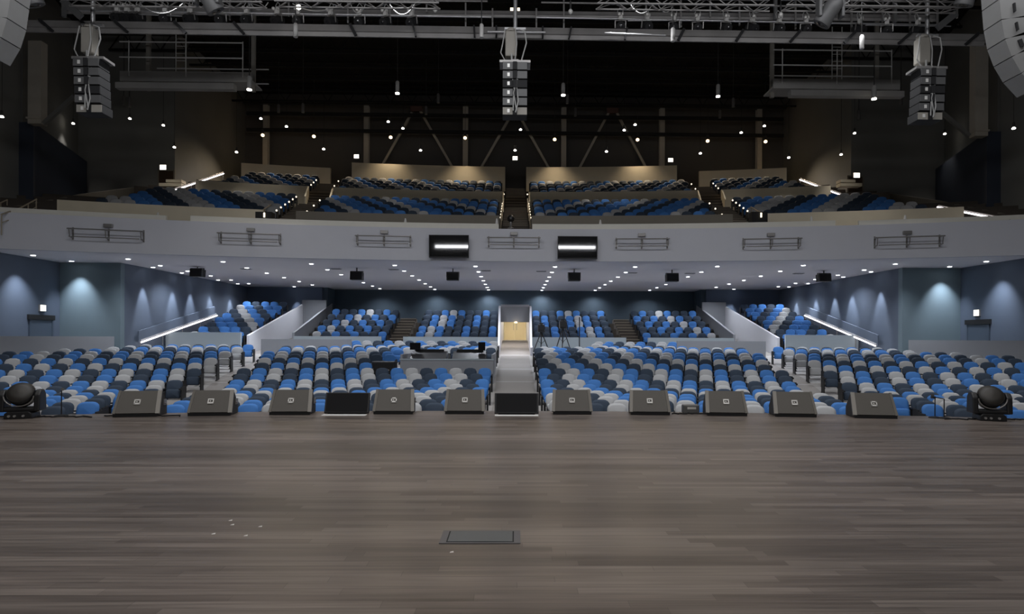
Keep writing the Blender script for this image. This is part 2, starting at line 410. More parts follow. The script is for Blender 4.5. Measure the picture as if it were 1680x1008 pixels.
# upper room shell
for s, side in ((-1, 'left'), (1, 'right')):
    mb = MB().span((s * 24.0, 17, 4.2), (s * 24.3, 30.0, 20))
    struct('wall_' + side, mb, 'upper', f'dark brown upper wall at far {side}', 'wall')
    x0, x1 = s * 23.9, s * 26.2
    mb = MB().prism([(s * 23.3, 29.8), (s * 24.3, 29.8), (s * 26.2, 36.5), (s * 25.4, 36.5)], 5.5, 11.7, 'z')
    struct('wall_' + side, mb, 'boxnavy', f'dark navy wall block beside the {side} balcony seats', 'wall')
    struct('wall_' + side, MB().prism([(s * 23.9, 29.9), (s * 24.3, 29.9), (s * 26.4, 36.6), (s * 26.0, 36.6)], 11.7, 19.6, 'z'), 'upper', f'dark brown upper wall above the {side} navy block', 'wall')
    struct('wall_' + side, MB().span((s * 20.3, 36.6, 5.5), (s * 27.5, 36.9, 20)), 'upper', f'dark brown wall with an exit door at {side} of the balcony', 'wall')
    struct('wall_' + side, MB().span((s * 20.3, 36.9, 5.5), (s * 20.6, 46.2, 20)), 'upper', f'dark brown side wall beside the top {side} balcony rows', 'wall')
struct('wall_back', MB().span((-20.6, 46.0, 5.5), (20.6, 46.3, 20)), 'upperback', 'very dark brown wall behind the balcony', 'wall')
struct('ceiling', MB().span((-28, 12, 19.6), (28, 47, 19.8)), 'roof', 'black roof deck high over the hall', 'ceiling')
for k in range(12):
    y = 23 + k * 1.9; mb = MB()
    mb.span((-24, y - .06, 18.2), (24, y + .06, 18.32)).span((-24, y - .06, 19.3), (24, y + .06, 19.42))
    for i in range(32):
        x = -24 + i * 1.5
        mb.beam((x, y, 18.26), (x + .75, y, 19.36), .04, .04).beam((x + .75, y, 19.36), (x + 1.5, y, 18.26), .04, .04)
    struct('roof_joist', mb, 'joist', f'black open-web roof joist, {ORD[k]} from the stage', 'roof joist')

# roof columns, braces and beam at the back of the balcony
def col_line(px0, py0, px1, py1, Y, wd, name, lab, m='colsteel'):
    a = at(px0, py0, Y); b = at(px1, py1, Y)
    mb = MB(); mb.beam(a, b, wd, wd)
    if name == 'steel_column':
        mb = MB(); c = (a + b) / 2; h = abs(a.z - b.z)
        mb.box(c + Vector((0, -wd * .45, 0)), (wd, .05, h)).box(c + Vector((0, wd * .45, 0)), (wd, .05, h)).box(c, (.05, wd * .8, h))
    return tag(mb.build(name, m), lab, 'column' if 'column' in name else 'brace', kind='structure')
cols = [(437, 276), (602, 272), (764, 274), (925, 276), (1086, 277), (1245, 283)]
for i, (px, pb) in enumerate(cols):
    col_line(px, pb + 6, px - .5, 172 + i * 1.5, 44.9, .36, 'steel_column', f'beige steel column at back of balcony, {ORD[i]} from the left')
br = [((626, 270), (676, 185)), ((743, 272), (690, 183)), ((788, 274), (838, 190)), ((902, 275), (852, 190)), ((949, 275), (998, 186)), ((1062, 276), (1012, 186))]
for i, (a, b) in enumerate(br):
    col_line(a[0], a[1] + 4, b[0], b[1], 44.9, .17, 'steel_brace', f'thin diagonal steel brace at back of balcony, {ORD[i]} from the left')
for i, px in enumerate((683, 845, 1005)):
    p = at(px, 177 + i * 1.5, 44.8)
    tag(MB().box(p, (.85, .12, .5)).build('gusset_plate', 'reddish'), f'reddish gusset plate where two braces meet, {ORD[i]} from the left', 'steel plate', kind='structure')
a = at(400, 169, 44.6); b = at(1290, 177, 44.6)
tag(MB().beam(a, b, .3, .12).build('roof_beam', 'darkmetal'), 'thin grey roof beam across the tops of the columns', 'beam', kind='structure')
for i, (pa, pb) in enumerate(((205, 186), (213, 213))):
    a = at(405, 186 + 27 * i, 44.2); b = at(1285, 196 + 27 * i, 44.2)
    tag(MB().beam(a, b, .2, .22).build('roof_beam', 'blackmat'), f'black horizontal beam in front of the columns, {["upper", "lower"][i]} one', 'beam', kind='structure')

# big side columns near the stage
for s, side, x0, x1, yb in ((-1, 'left', 51, 72, 205), (1, 'right', 1596, 1615, 225)):
    p = at((x0 + x1) / 2, yb, 29.4); q = at((x0 + x1) / 2, 70, 29.4)
    mb = MB().box(((p.x), p.y, (p.z + q.z) / 2), (.62, .4, q.z - p.z))
    mb.box((p.x, p.y - .02, p.z + .25), (.7, .5, .08))
    o = tag(mb.build('steel_column', 'colsteel'), f'wide beige steel column on the far {side} wall', 'column', kind='structure')
    c = at(72 if s < 0 else 1590, yb - 2, 29.2); d = at(122 if s < 0 else 1530, 158 if s < 0 else 172, 29.2)
    tag(MB().beam(c, d, .16, .16).build('steel_brace', 'upper'), f'dark diagonal brace beside the {side} wide column', 'brace', kind='structure')

# ------------------------------------------------------------------ stalls parapets, ramps, entries
for s, side in ((-1, 'left'), (1, 'right')):
    f_ = s
    # outer oblique parapet by the door
    a = Vector((f_ * 18.35, 28.15)); b = Vector((f_ * 21.25, 24.6)); d = (b - a).normalized(); nrm = Vector((-d.y, d.x)) * .08
    mb = MB().prism([(a.x, a.y), (b.x, b.y), (b.x + nrm.x, b.y + nrm.y), (a.x + nrm.x, a.y + nrm.y)], -1.0, 1.36, 'z')
    struct('parapet', mb, 'greywall', f'brown grey parapet in front of the {side} door', 'low wall')
    # front wall of far side block
    mb = MB(); arc(mb, 34.4, 34.55, 1.60, 1.60, f_ * 14.75, f_ * 18.3, 10, zb=0.1)
    struct('parapet', mb, 'palewall', f'pale teal low wall below the {side} outer seats', 'low wall')
    # P : white sloping wall
    def slopewall(x, pts, m, lab, t=.14):
        poly = [(y, z) for y, z in pts] + [(pts[-1][0], 0.2), (pts[0][0], 0.2)]
        return struct('ramp_wall', MB().prism(poly, min(x, x + s * t), max(x, x + s * t), 'x'), m, lab, 'ramp wall')
    slopewall(f_ * 14.55, [(33.6, 1.45), (42.2, 3.62)], 'ramp', f'white sloping ramp wall on the {side}')
    slopewall(f_ * 12.95, [(36.0, 1.62), (43.4, 3.75)], 'greywall', f'grey sloping ramp wall nearer the middle on the {side}')
    mb = MB().span((f_ * 12.95, 42.0, .2), (f_ * 14.6, 42.15, 3.9))
    struct('wall_end', mb, 'greywall', f'grey wall closing the {side} ramp', 'wall')
    mb = MB().prism([(32, .25), (42.1, 1.6), (42.1, .2), (32, .1)], min(f_ * 13.1, f_ * 14.5), max(f_ * 13.1, f_ * 14.5), 'x')
    struct('ramp_floor', mb, 'aisle', f'ramp floor between the two {side} sloping walls', 'floor')
    spot((f_ * 13.8, 33.2, ZS - .1), (f_ * 13.9, 33.6, 0), 520, 50, .8, COOL, .06, 'ramp_lamp')
    # front walls of rear centre blocks
    mb = MB(); arc(mb, 36.9, 37.05, 1.42, 1.42, f_ * 8.0, f_ * 12.95, 12, zb=0.2)
    struct('parapet', mb, 'palewall', f'pale teal low wall between {side} stairs and ramp', 'low wall')
    mb = MB(); arc(mb, 36.9, 37.05, 1.42, 1.42, f_ * 1.0, f_ * 6.7, 12, zb=0.2)
    struct('parapet', mb, 'palewall', f'pale teal low wall beside the {side} of centre tunnel', 'low wall')
    mb = MB(); arc(mb, 31.5, 31.62, 1.26, 1.26, f_ * 8.3, f_ * 12.6, 12, zb=-.1)
    struct('parapet', mb, 'greywall', f'grey low wall behind the {side} centre rows', 'low wall')
    # steps of rear stalls
    mb = MB()
    for k in range(5):
        D = 38 + k; z = .82 + .387 * k
        arc(mb, D - .5 if k else 37.05, D + .5 if k < 4 else 44.1, z, z, f_ * 1.0, f_ * 12.9, 20, zb=0.1)
    for k in range(8):
        D = 35.3 + .9 * k; z = .75 + .29 * k
        arc(mb, D - .45 if k else 34.55, D + .45 if k < 7 else 43.9, z, z, f_ * 14.75, f_ * 18.35, 8, zb=0.1)
    struct('rear_tier', mb, 'stair', f'stepped floor under the {side} rear stalls seats', 'floor')
    # stairs between rear blocks
    mb = MB(); mn = MB()
    for k in range(11):
        y = 36.6 + k * .5; z = .62 + k * .19; x = f_ * 7.22
        mb.box((x, y, z / 2 + .1), (1.05, .5, z))
        mn.box((x, y - .235, z + .115), (1.05, .06, .03))
    st = thing('stair_flight', f'brown stairs with pale nosings between rear {side} seat blocks', 'stairs', (0, 0, 0)); st['kind'] = 'structure'
    mb.build('tread', 'stair', st); mn.build('nosing', 'nosing', st)

# centre tunnel
mb = MB()
for s in (-1, 1):
    mb.prism([(33.6, .1), (46.5, .1), (46.5, 3.3), (44, 3.3), (37, 3.32), (36.2, 3.2), (34.6, .95), (33.6, .85)], min(s * .86, s * .98), max(s * .86, s * .98), 'x')
struct('tunnel_wall', mb, 'ramp', 'white side walls of the centre tunnel', 'wall')
struct('tunnel_lintel', MB().span((-.86, 36.8, 2.33), (.86, 37.1, 3.25)), 'greywall', 'grey lintel over the centre tunnel opening', 'wall')
struct('tunnel_ceiling', MB().span((-.86, 37.1, 3.28), (.86, 46.6, 3.4)), 'ramp', 'ceiling of the centre tunnel', 'ceiling')
struct('tunnel_floor', MB().prism([(33.6, .36), (38, .8), (41.5, 1.18), (46.5, 1.2), (46.5, .05), (33.6, .05)], -.86, .86, 'x'), 'aisle', 'pale ramp floor leading into the centre tunnel', 'floor')
struct('wall_tunnel', MB().span((-.86, 46.5, 1.1), (.86, 46.6, 3.4)), 'beige', 'cream wall at the end of the centre tunnel', 'wall')
d = thing('door_1', 'pair of cream doors at the end of the centre tunnel', 'door', (0, 46.4, 1.2)); d['kind'] = 'structure'
for s in (-1, 1):
    lf = MB().box((s * .39, 0, 1.0), (.74, .06, 1.98)).build('door_leaf', 'doorcream', d, bevel=.01)
    MB().box((s * .12, -.05, 1.0), (.04, .05, .5)).build('handle', 'metal', lf)
MB().box((0, .02, 2.03), (1.64, .1, .08)).box((-.8, .02, 1), (.08, .1, 2.05)).box((.8, .02, 1), (.08, .1, 2.05)).build('door_frame', 'beige', d)
spot((0, 43, 3.2), (0, 44.2, 1.2), 420, 150, 1, (1, .86, .6), .1, 'tunnel_lamp')
spot((0, 38.6, 3.2), (0, 38.5, 0), 260, 150, 1, (1, .92, .85), .1, 'tunnel_lamp')
spot((0, 35.2, ZS - .12), (0, 34.7, 0), 700, 60, 1, (.98, .96, 1), .1, 'tunnel_lamp')

# side exit doors, lower
for i, (s, side) in enumerate(((-1, 'left'), (1, 'right'))):
    y = 27.55; x = s * 21.17
    d = thing(f'door_{i + 2}', f'navy exit door in the {side} slate wall', 'door', (x, y, .1)); d['kind'] = 'structure'
    MB().box((0, 0, 1.0), (.05, 1.2, 2.0)).build('door_leaf', 'doornavy', d)
    MB().box((0, -.64, 1.0), (.09, .08, 2.0)).box((0, .64, 1.0), (.09, .08, 2.0)).build('door_frame', 'doornavy', d); MB().box((0, 0, 2.1), (.14, 1.5, .22)).build('door_closer_header', 'blackmat', d)
    MB().box((-s * .06, .35, 1.05), (.06, .3, .05)).build('handle', 'metal', d)
    # upper
    p = at(272 if s < 0 else 1404, 308, 36.5)
    d = thing(f'door_{i + 4}', f'dark brown exit door at {side} of the balcony', 'door', (p.x, 36.56, 9.1)); d['kind'] = 'structure'
    MB().box((0, 0, 1.05), (.85, .05, 2.1)).build('door_leaf', 'doorbrown', d)
    MB().box((0, .0, 2.15), (1.0, .08, .08)).box((-.47, 0, 1.07), (.08, .08, 2.15)).box((.47, 0, 1.07), (.08, .08, 2.15)).build('door_frame', 'brownwall', d)

def exit_sign(p, wd, ht, rz, lab):
    t = thing('exit_sign', lab, 'exit sign', p, rz)
    MB().box((0, 0, 0), (wd + .05, .08, ht + .05)).build('housing', 'metal', t)
    MB().box((0, -.045, 0), (wd, .012, ht)).build('face', 'sign', t)
    mb = MB(); k = wd * .19; h = ht * .5; th = k * .22
    def L(cx, segs):
        for (x0, z0, x1, z1) in segs:
            mb.beam((cx + x0 * k * .38, -.055, z0 * h / 2), (cx + x1 * k * .38, -.055, z1 * h / 2), .006, th)
    xs = [-1.5 * k, -.5 * k, .5 * k, 1.5 * k]
    L(xs[0], [(-1, -1, -1, 1), (-1, 1, 1, 1), (-1, 0, .7, 0), (-1, -1, 1, -1)])
    L(xs[1], [(-1, -1, 1, 1), (-1, 1, 1, -1)])
    L(xs[2], [(0, -1, 0, 1)])
    L(xs[3], [(-1, 1, 1, 1), (0, 1, 0, -1)])
    mb.build('lettering', 'signdark', t)
    return t
for px, py, Y, lab in ((268, 275, 36.45, 'lit exit sign over the brown door at left of balcony'), (1405, 288, 36.45, 'lit exit sign over the brown door at right of balcony'),
                       (585, 257, 45.93, 'lit exit sign on the back balcony wall, left of the middle'), (845, 260, 45.93, 'lit exit sign at the middle of the back balcony wall'), (1100, 263, 45.93, 'lit exit sign on the back balcony wall, right of the middle')):
    exit_sign(at(px, py, Y), .36, .28, 0, lab)
exit_sign((-21.16, 27.6, 2.62), .3, .26, -PI / 2 + PI, 'white exit sign above the navy door at left of stalls')
exit_sign((21.16, 27.6, 2.62), .3, .26, -PI / 2, 'white exit sign above the navy door at right of stalls')

# LED lit handrails
def led_rail(pts, lab, up=.55, board=True):
    t = thing('lit_handrail', lab, 'handrail', pts[0])
    o = Vector(pts[0]); P = [Vector(p) - o for p in pts]
    mb = MB()
    for a, b in zip(P, P[1:]): mb.tube(a, b, .036, 8)
    mb.build('light_strip', 'led', t)
    mr = MB(); sx = -1 if o.x < 0 else 1
    for a, b in zip(P, P[1:]):
        mr.tube(a + Vector((sx * .05, 0, .09)), b + Vector((sx * .05, 0, .09)), .03, 8)
        nn = max(1, int((b - a).length / 1.6))
        for i in range(nn + 1):
            q = a + (b - a) * (i / nn) + Vector((sx * .05, 0, .08)); mr.tube(q, q - Vector((0, 0, .75)), .02, 6)
    mr.build('rail', 'metal', t)
    if board:
        mbd = MB()
        for a, b in zip(P, P[1:]):
            v = [a, b, b + Vector((0, 0, up)), a + Vector((0, 0, up))]; off = Vector((sx * .12, 0, 0)); off2 = Vector((sx * .18, 0, 0))
            mbd.add([x + off for x in v] + [x + off2 for x in v], [(0, 1, 2, 3), (7, 6, 5, 4), (3, 2, 6, 7), (0, 4, 5, 1), (1, 5, 6, 2), (0, 3, 7, 4)])
        mbd.build('side_panel', 'slatewall', t)
    return t
for s, side, pa, pb, pc in ((-1, 'left', (232, 562), (290, 540), (356, 518)), (1, 'right', (1436, 568), (1385, 546), (1320, 518))):
    A = Vector((s * 18.1, 0, 0))
    def onwall(p):  # where the sight line meets the wall plane x
        lo, hi = 20, 46
        for _ in range(40):
            m_ = (lo + hi) / 2; q = at(p[0], p[1], m_)
            if abs(q.x) < 18.1: lo = m_
            else: hi = m_
        return q
    led_rail([onwall(pa), onwall(pc)], f'glowing sloping handrail by the {side} stalls wall')
def onx(p, X):
    lo, hi = 15, 46
    for _ in range(40):
        m_ = (lo + hi) / 2; q = at(p[0], p[1], m_)
        if abs(q.x) < X: lo = m_
        else: hi = m_
    return q
led_rail([onx((285, 313), 19.2), onx((367, 285), 19.2)], 'glowing sloping handrail at left of the top balcony rows', board=False)
led_rail([onx((1392, 325), 19.2), onx((1312, 295), 19.2)], 'glowing sloping handrail at right of the top balcony rows', board=False)
led_rail([onx((1655, 365), 19.8), onx((1636, 359), 19.8), onx((1600, 352), 19.8), onx((1538, 340), 19.8)], 'glowing bent handrail at far right of the balcony front', board=False)
# plain handrails at far left of the balcony
def plain_rail(pts, lab, drop=.8, name='handrail'):
    t = thing(name, lab, 'handrail', pts[0]); o = Vector(pts[0]); P = [Vector(p) - o for p in pts]
    MB().path(P, .03, 8).path([p - Vector((0, 0, .32)) for p in P], .02, 8).build('rail', 'nosing', t)
    for a, b in zip(P, P[1:]):
        for i in (0.02, .5, .98):
            q = a + (b - a) * i; MB().tube(q, q - Vector((0, 0, drop)), .022, 8).build('post', 'nosing', t)
    return t
plain_rail([onx((60, 327), 19.8), onx((32, 342), 19.8), onx((2, 352), 19.8)], 'beige tube handrail at far left of the balcony front')
plain_rail([onx((12, 328), 22.6), onx((-10, 338), 22.6)], 'short beige handrail at left edge of the balcony front')
plain_rail([onx((1600, 343), 22.6), onx((1650, 360), 22.6)], 'beige tube handrail on far right balcony steps')
for s, side in ((-1, 'left'), (1, 'right')):
    mb = MB().prism([(24.4, 5.6), (30, 6.5), (36.5, 8.4), (36.5, 5.5), (24.4, 5.4)], min(s * 19.9, s * 24), max(s * 19.9, s * 24), 'x')
    struct('side_ramp', mb, 'brownwall', f'sloping beige side ramp at far {side} of the balcony', 'floor')
    mb = MB().prism([(23.0, 5.5), (23.0, 6.0), (27.5, 7.1), (32.2, 8.8), (36.5, 10.2), (36.5, 5.5)], min(s * 22.6, s * 22.75), max(s * 22.6, s * 22.75), 'x')
    struct('parapet', mb, 'brownwall', f'brown sloping parapet beside the {side} side ramp', 'low wall')
    # small lit steps near the brown doors
    a = at(283 if s < 0 else 1393, 302, 36.2)
    tag(MB().box((a.x, 36.2, a.z - .1), (1.3, .5, .18)).box((a.x + s * -.2, 36.2, a.z + .12), (.9, .5, .16)).build('landing_step', 'beige'), f'beige landing steps beside the {side} brown exit door', 'steps', kind='structure')

# ------------------------------------------------------------------ downlights under the balcony
DLROWS = [29.1, 31.54, 33.98, 36.42, 38.86, 41.3, 43.5]
def downlight(x, y, z, lab, lens='lens', r=.085, first=[None]):
    if first[0] is None:
        t = thing('ceiling_downlight', lab, 'ceiling light', (x, y, z), 0, 'downlights in the balcony soffit')
        MB().lathe([(r + .03, 0), (r + .03, -.015), (r, -.02), (r, -.0)], n=16).build('trim_ring', 'soffit', t)
        MB().lathe([(r, -.012), (r, -.03), (.02, -.035)], n=16).build('lens', lens, t)
        first[0] = t
    else:
        t = copy_tree(first[0]); t.location = (x, y, z); t['label'] = lab
    return t
DC = [1.9, 5.7, 9.5, 13.3, 17.1]
for i, y in enumerate(DLROWS):
    for j, xx in enumerate(DC):
        for s, side in ((-1, 'left'), (1, 'right')):
            lim = 18.0
            if xx > 13 and y > 42: continue
            x = s * xx; yy = y - (xx * xx) / 150.0 + .03
            downlight(x, yy, ZS, f'round downlight in the soffit, {ORD[i]} row back, {ORD[j]} {side} of the middle')
            if i % 2 == 0 or i == 5:
                spot((x, yy, ZS - .05), (x, yy + .1, 0), 480 if i < 4 else 260, 140, .9, COOL, .06, 'downlight_lamp')
wash = {-1: [(-20.4, 26.1, 'A'), (-20.2, 28.05, 'B'), (-17.9, 30.4, 'C'), (-17.9, 33.0, 'C'), (-17.9, 34.8, 'C'), (-17.9, 37.0, 'C'), (-17.9, 39.6, 'C'), (-15.0, 41.6, 'D')]}
for s, side in ((-1, 'left'), (1, 'right')):
    for k, (x, y, wl) in enumerate(wash[-1]):
        x = x * (-s)
        downlight(x, y, ZS, f'wall-washing downlight near the {side} wall, {ORD[k]} from the stage')
        tgt = {'A': (x + s * .55, y + .2, 2.0), 'B': (x + s * .1, y + .55, 2.0), 'C': (x + s * .42, y, 2.2), 'D': (x, y + .5, 2.8)}[wl]
        spot((x, y, ZS - .08), tgt, 520 if wl in 'AB' else (620 if wl == 'C' else 420), 74 if wl in 'AB' else 38, .7 if wl == 'C' else 1.0, (.80, .88, 1.0), .04, 'wall_washer')

# speakers under the soffit
for k, (px, py) in enumerate(((324, 448), (585.5, 453), (743, 454), (942, 455), (1102.5, 456), (1351.5, 456))):
    p = at(px, py, 30.2); z = p.z
    t = thing('ceiling_speaker', f'small black speaker hung under the soffit, {ORD[k]} from the left', 'speaker', (p.x, p.y, z), 0, 'black speakers hung under the balcony')
    MB().prism([(-.2, -.2), (.2, -.2), (.24, .16), (-.16, .2)], -.3, .3, 'x').build('cabinet', 'black', t, bevel=.02)
    MB().box((0, -.19, -.01), (.54, .02, .32)).build('grille_panel', 'blackmat', t)
    MB().box((0, 0, .22), (.64, .06, .03)).tube((0, 0, .2), (0, 0, ZS - z), .03).box((-.31, 0, .1), (.02, .1, .26)).box((.31, 0, .1), (.02, .1, .26)).build('bracket', 'darkmetal', t)
for k, (px, py) in enumerate(((551, 443), (646, 443.5), (797, 444.5), (888, 445), (1037, 446.5), (1132, 447), (1310, 446), (404, 444))):
    p = at(px, py, 30); y = 3.4 * F / (PPY - py) ; p = at(px, py, y)
    tag(MB().box((p.x, p.y, ZS - .012), (.5, .3, .02)).box((p.x, p.y, ZS - .026), (.42, .22, .012)).build('air_diffuser', 'greywall'), f'flat grey air diffuser in the soffit, {ORD[[1, 2, 3, 4, 5, 6, 7, 0][k]]} from the left' if px != 404 else 'flat grey air diffuser in the soffit, leftmost', 'air vent', 'air diffusers in the soffit')

# ------------------------------------------------------------------ pipes, boxes and screens on the balcony front
for k, (px, py, wpx) in enumerate(((177, 385, 100), (411, 391, 94), (630, 394.5, 90), (843, 397, 88), (1053, 399, 88), (1265, 399, 90), (1489, 396, 96))):
    x0 = at(px, py, 25.6).x; D = 26.85; th = th_of(D, x0)
    for _ in range(3):
        c = pol(D, th); q = at(px, py, c.y); th = th_of(D, q.x)
    c = pol(D, th, q.z); hw = wpx * .0265 / 2
    t = thing('lighting_bar', f'pair of grey pipes bracketed to the balcony front, {ORD[k]} from the left', 'lighting bar', c, -th, 'lighting bars on the balcony front')
    MB().tube((-hw, -.28, .14), (hw, -.28, .14), .028, 10).build('top_pipe', 'metal', t)
    MB().tube((-hw * .9, -.2, -.16), (hw * .9, -.2, -.16), .022, 10).build('lower_pipe', 'metal', t)
    for e in (-.95, 0, .95):
        MB().beam((e * hw, .08, .18), (e * hw, -.3, .14), .04, .05).beam((e * hw, .08, -.18), (e * hw, -.24, -.16), .04, .04).beam((e * hw, -.28, .14), (e * hw, -.2, -.16), .03, .03).box((e * hw, .09, 0), (.06, .02, .5)).build('bracket', 'metal', t)
    MB().box((0, .03, .36), (.32, .12, .14)).build('socket_box', 'metal', t, bevel=.01)
for k, (x0, x1, y0, y1, side) in enumerate(((704, 769, 386, 423, 'left'), (915, 980, 388, 425, 'right'))):
    c = at((x0 + x1) / 2, (y0 + y1) / 2, 26.6); wd = (x1 - x0) * .0268; ht = (y1 - y0) * .0268
    t = thing('wall_screen', f'black television on the balcony front, {side} of the middle', 'television', c, 0, 'televisions on the balcony front')
    t.rotation_euler = (math.radians(3.0), 0, 0)
    MB().box((0, 0, 0), (wd, .07, ht)).build('casing', 'black', t, bevel=.012)
    MB().box((0, -.037, .01), (wd - .06, .008, ht - .08)).build('display', 'screen', t)
    MB().box((0, .14, 0), (.6, .22, .4)).build('wall_bracket', 'darkmetal', t)

# ------------------------------------------------------------------ seats
def rounded(w_, z0, z1, r, n=4):
    """outline of a backrest: rounded top, slightly rounded bottom"""
    pts = []
    rb = r * .45
    for (cx, cz, a0, rr) in ((w_ / 2 - r, z1 - r * .8, 0, r), (-w_ / 2 + r, z1 - r * .8, 90, r), (-w_ / 2 + rb, z0 + rb, 180, rb), (w_ / 2 - rb, z0 + rb, 270, rb)):
        for i in range(n + 1):
            a = math.radians(a0 + 90 * i / n); k = .8 if rr == r else 1
            pts.append((cx + rr * math.cos(a), cz + rr * k * math.sin(a)))
    return pts
def cushion(mb, outline, ymid, th, lean, n_in=.8):
    """puffed panel facing -y with a lean about the bottom"""
    n = len(outline); cx = sum(p[0] for p in outline) / n; cz = sum(p[1] for p in outline) / n
    z0 = min(p[1] for p in outline)
    def P(x, z, y): return (x, ymid + y + (z - z0) * lean, z)
    ring = lambda k, y: [P(cx + (p[0] - cx) * k, cz + (p[1] - cz) * k, y) for p in outline]
    vs = ring(n_in, -th * .5) + ring(1, -th * .2) + ring(1, th * .3) + ring(n_in, th * .5)
    fs = []
    for r_ in range(3):
        for i in range(n): fs.append((r_ * n + i, (r_ * n) + (i + 1) % n, (r_ + 1) * n + (i + 1) % n, (r_ + 1) * n + i))
    fs += [tuple(range(n - 1, -1, -1)), tuple(range(3 * n, 4 * n))]
    o = mb.sm; mb.sm = True; mb.add(vs, [tuple(reversed(f)) for f in fs]); mb.sm = o
def seat_meshes(n=4):
    b = MB(); cushion(b, rounded(.49, .47, .90, .17, n), .09, .10, .27)
    p = MB(); cushion(p, rounded(.45, .30, .60, .09, n), .0, .10, .10)
    f = MB()
    for s in (-1, 1):
        f.box((s * .258, .08, .31), (.03, .09, .58)).box((s * .258, -.02, .615), (.036, .34, .035)).box((s * .258, .06, .015), (.036, .32, .03))
    f.box((0, .10, .36), (.5, .05, .05)).box((0, .15, .60), (.40, .03, .40), 0, -.26)
    return b, p, f
seat_protos = {}
for key, m in (('l', 'seat_l'), ('b', 'seat_b'), ('d', 'seat_d')):
    b, p, f = seat_meshes(4)
    seat_protos[key] = [b, p, f, m]
COLN = {'l': 'light grey', 'b': 'bright blue', 'd': 'dark slate'}
allseats = []   # (pos, th, colour, block, row, idx, aisle name)
def add_row(D, z, x0, x1, stag, row, block, shift, keep=None, cyc='lbd', pitch=.56):
    """seats from x0 to x1 along the arc, counted from the end nearest the aisle"""
    ta, tb = th_of(D, x0), th_of(D, x1); R = D - CY
    L = abs(tb - ta) * R; n = int((L + .02) / pitch - stag); d = 1 if tb > ta else -1
    _row = []
    for i in range(n):
        th = ta + d * (i + .5 + stag) * pitch / R
        p = pol(D, th, z)
        if keep and not keep(p): continue
        _row.append((p, th, cyc[(i + shift) % len(cyc)], block, row, i))
    for j, q in enumerate(_row): allseats.append(q + ((-d if j == 0 else (d if j == len(_row) - 1 else 0)),))
row = 0
NR = 21
for k in range(NR):
    D = 14.2 + .93 * k; z = fz(D); R = D - CY
    sh = (k % 2 + (k // 6)) % 3
    stag = .5 * (k % 2)
    for s, side in ((-1, 'left'), (1, 'right')):
        xe = R * math.sin(.165 - .58 / R); xo = R * math.sin(.165 + .58 / R)
        def keep(p, D=D, s=s):
            if s < 0 and (-6.1 < p.x < -5 and 24.2 < p.y < 25.6): return False
            if s < 0 and -5.1 < p.x < -.75 and 24.3 < D < 28.7: return False       # mixing position
            if s > 0 and .75 < p.x < 4.0 and D > 30.6: return False                 # camera platform
            if D > 30.4 and abs(p.x) > 8.5 : return False
            if D > 32.9 : return False
            return True
        add_row(D, z, s * .88, s * xe, stag, k, side + ' centre block', sh, keep)
        lim = 20.9
        def keep2(p, D=D, s=s):
            if D > 31.3: return False
            if abs(p.x) > 17.6 and p.y > 28.3 - (abs(p.x) - 17.6) * 1.25 - .9: return False
            return abs(p.x) < 20.7
        add_row(D, z, s * xo, s * 20.9, stag, k, side + ' side block', (sh + 1) % 3, keep2)
lower_main = len(allseats)
for k in range(5):
    D = 38 + k; z = .82 + .387 * k
    for s, side in ((-1, 'left'), (1, 'right')):
        add_row(D + .1, z, s * 1.15, s * 6.6, 0, k, 'rear', (k // 2 + (0 if s < 0 else 1)) % 8, cyc='bddbddbl')
        add_row(D + .1, z, s * 7.9, s * (12.65), 0, k, 'rear', (k) % 5, cyc='bddbdbdl')
for k in range(7):
    D = 35.3 + k; z = .92 + .387 * min(k, 6)
    pass
for k in range(8):
    D = 35.4 + .9 * k; z = .75 + .29 * k
    for s, side in ((-1, 'left'), (1, 'right')):
        add_row(D, z, s * 15.0, s * 17.8, 0, k, 'rear', (7 - k) % 6, cyc='dbbdbl')
UTH = .147
for k in range(6):
    D = UR0 + .9 * k + .1; z = UZ0 + URISE * k; R = D - CY
    for s in (-1, 1):
        add_row(D, z, s * .95, s * R * math.sin(UTH - .7 / R), 0, k, 'upper', (5 - k) % 6, cyc='dbdbbl' if s < 0 else 'dbdbbl')
        add_row(D, z, s * R * math.sin(UTH + .75 / R), s * 19.3, 0, k, 'upper', (5 - k) % 6, cyc='ddbbll')
for k in range(5):
    D = BR0 + .9 * k + .1; z = BZ0 + BRISE * k; R = D - CY
    for s in (-1, 1):
        add_row(D, z, s * .95, s * R * math.sin(UTH - .7 / R), 0, k, 'upper', (5 - k) % 4, cyc='ddbl')
        add_row(D, z, s * R * math.sin(UTH + .75 / R), s * 17.9, 0, k, 'upper', (5 - k) % 4, cyc='ddbl')

# the three hundred that show largest stand as separate seats
def project(P):
    xc = P.x * math.cos(YAW) - P.y * math.sin(YAW); d = P.x * math.sin(YAW) + P.y * math.cos(YAW)
    u = F * xc / d; v = F * (P.z - EYE) / d
    return PPX + u * math.cos(ROLL) + v * math.sin(ROLL), PPY + u * math.sin(ROLL) - v * math.cos(ROLL), d
def score(sx):
    px, py, d = project(sx[0] + Vector((0, 0, .89)))
    if px < -12 or px > 1692: return -1
    if sx[0].y < 22:
        eps = project(Vector((sx[0].x * .75, stage_edge(sx[0].x * .75), 0)))[1]
        if eps - py < 5: return -1
    return 1000.0 / d
order = sorted(range(len(allseats)), key=lambda i: -score(allseats[i]))
single = set(order[:300])
proto_roots = {}
far = {'l': 0, 'b': 1, 'd': 2}
FAR = MB()
lo_b, lo_p, lo_f = seat_meshes(2)
def addfar(src, T, mi):
    FAR.m = mi; o = len(FAR.v)
    FAR.v += [tuple(T @ Vector(v)) for v in src.v]
    for f, sm in zip(src.f, src.smf): FAR.f.append(tuple(i + o for i in f)); FAR.mi.append(mi); FAR.smf.append(sm)
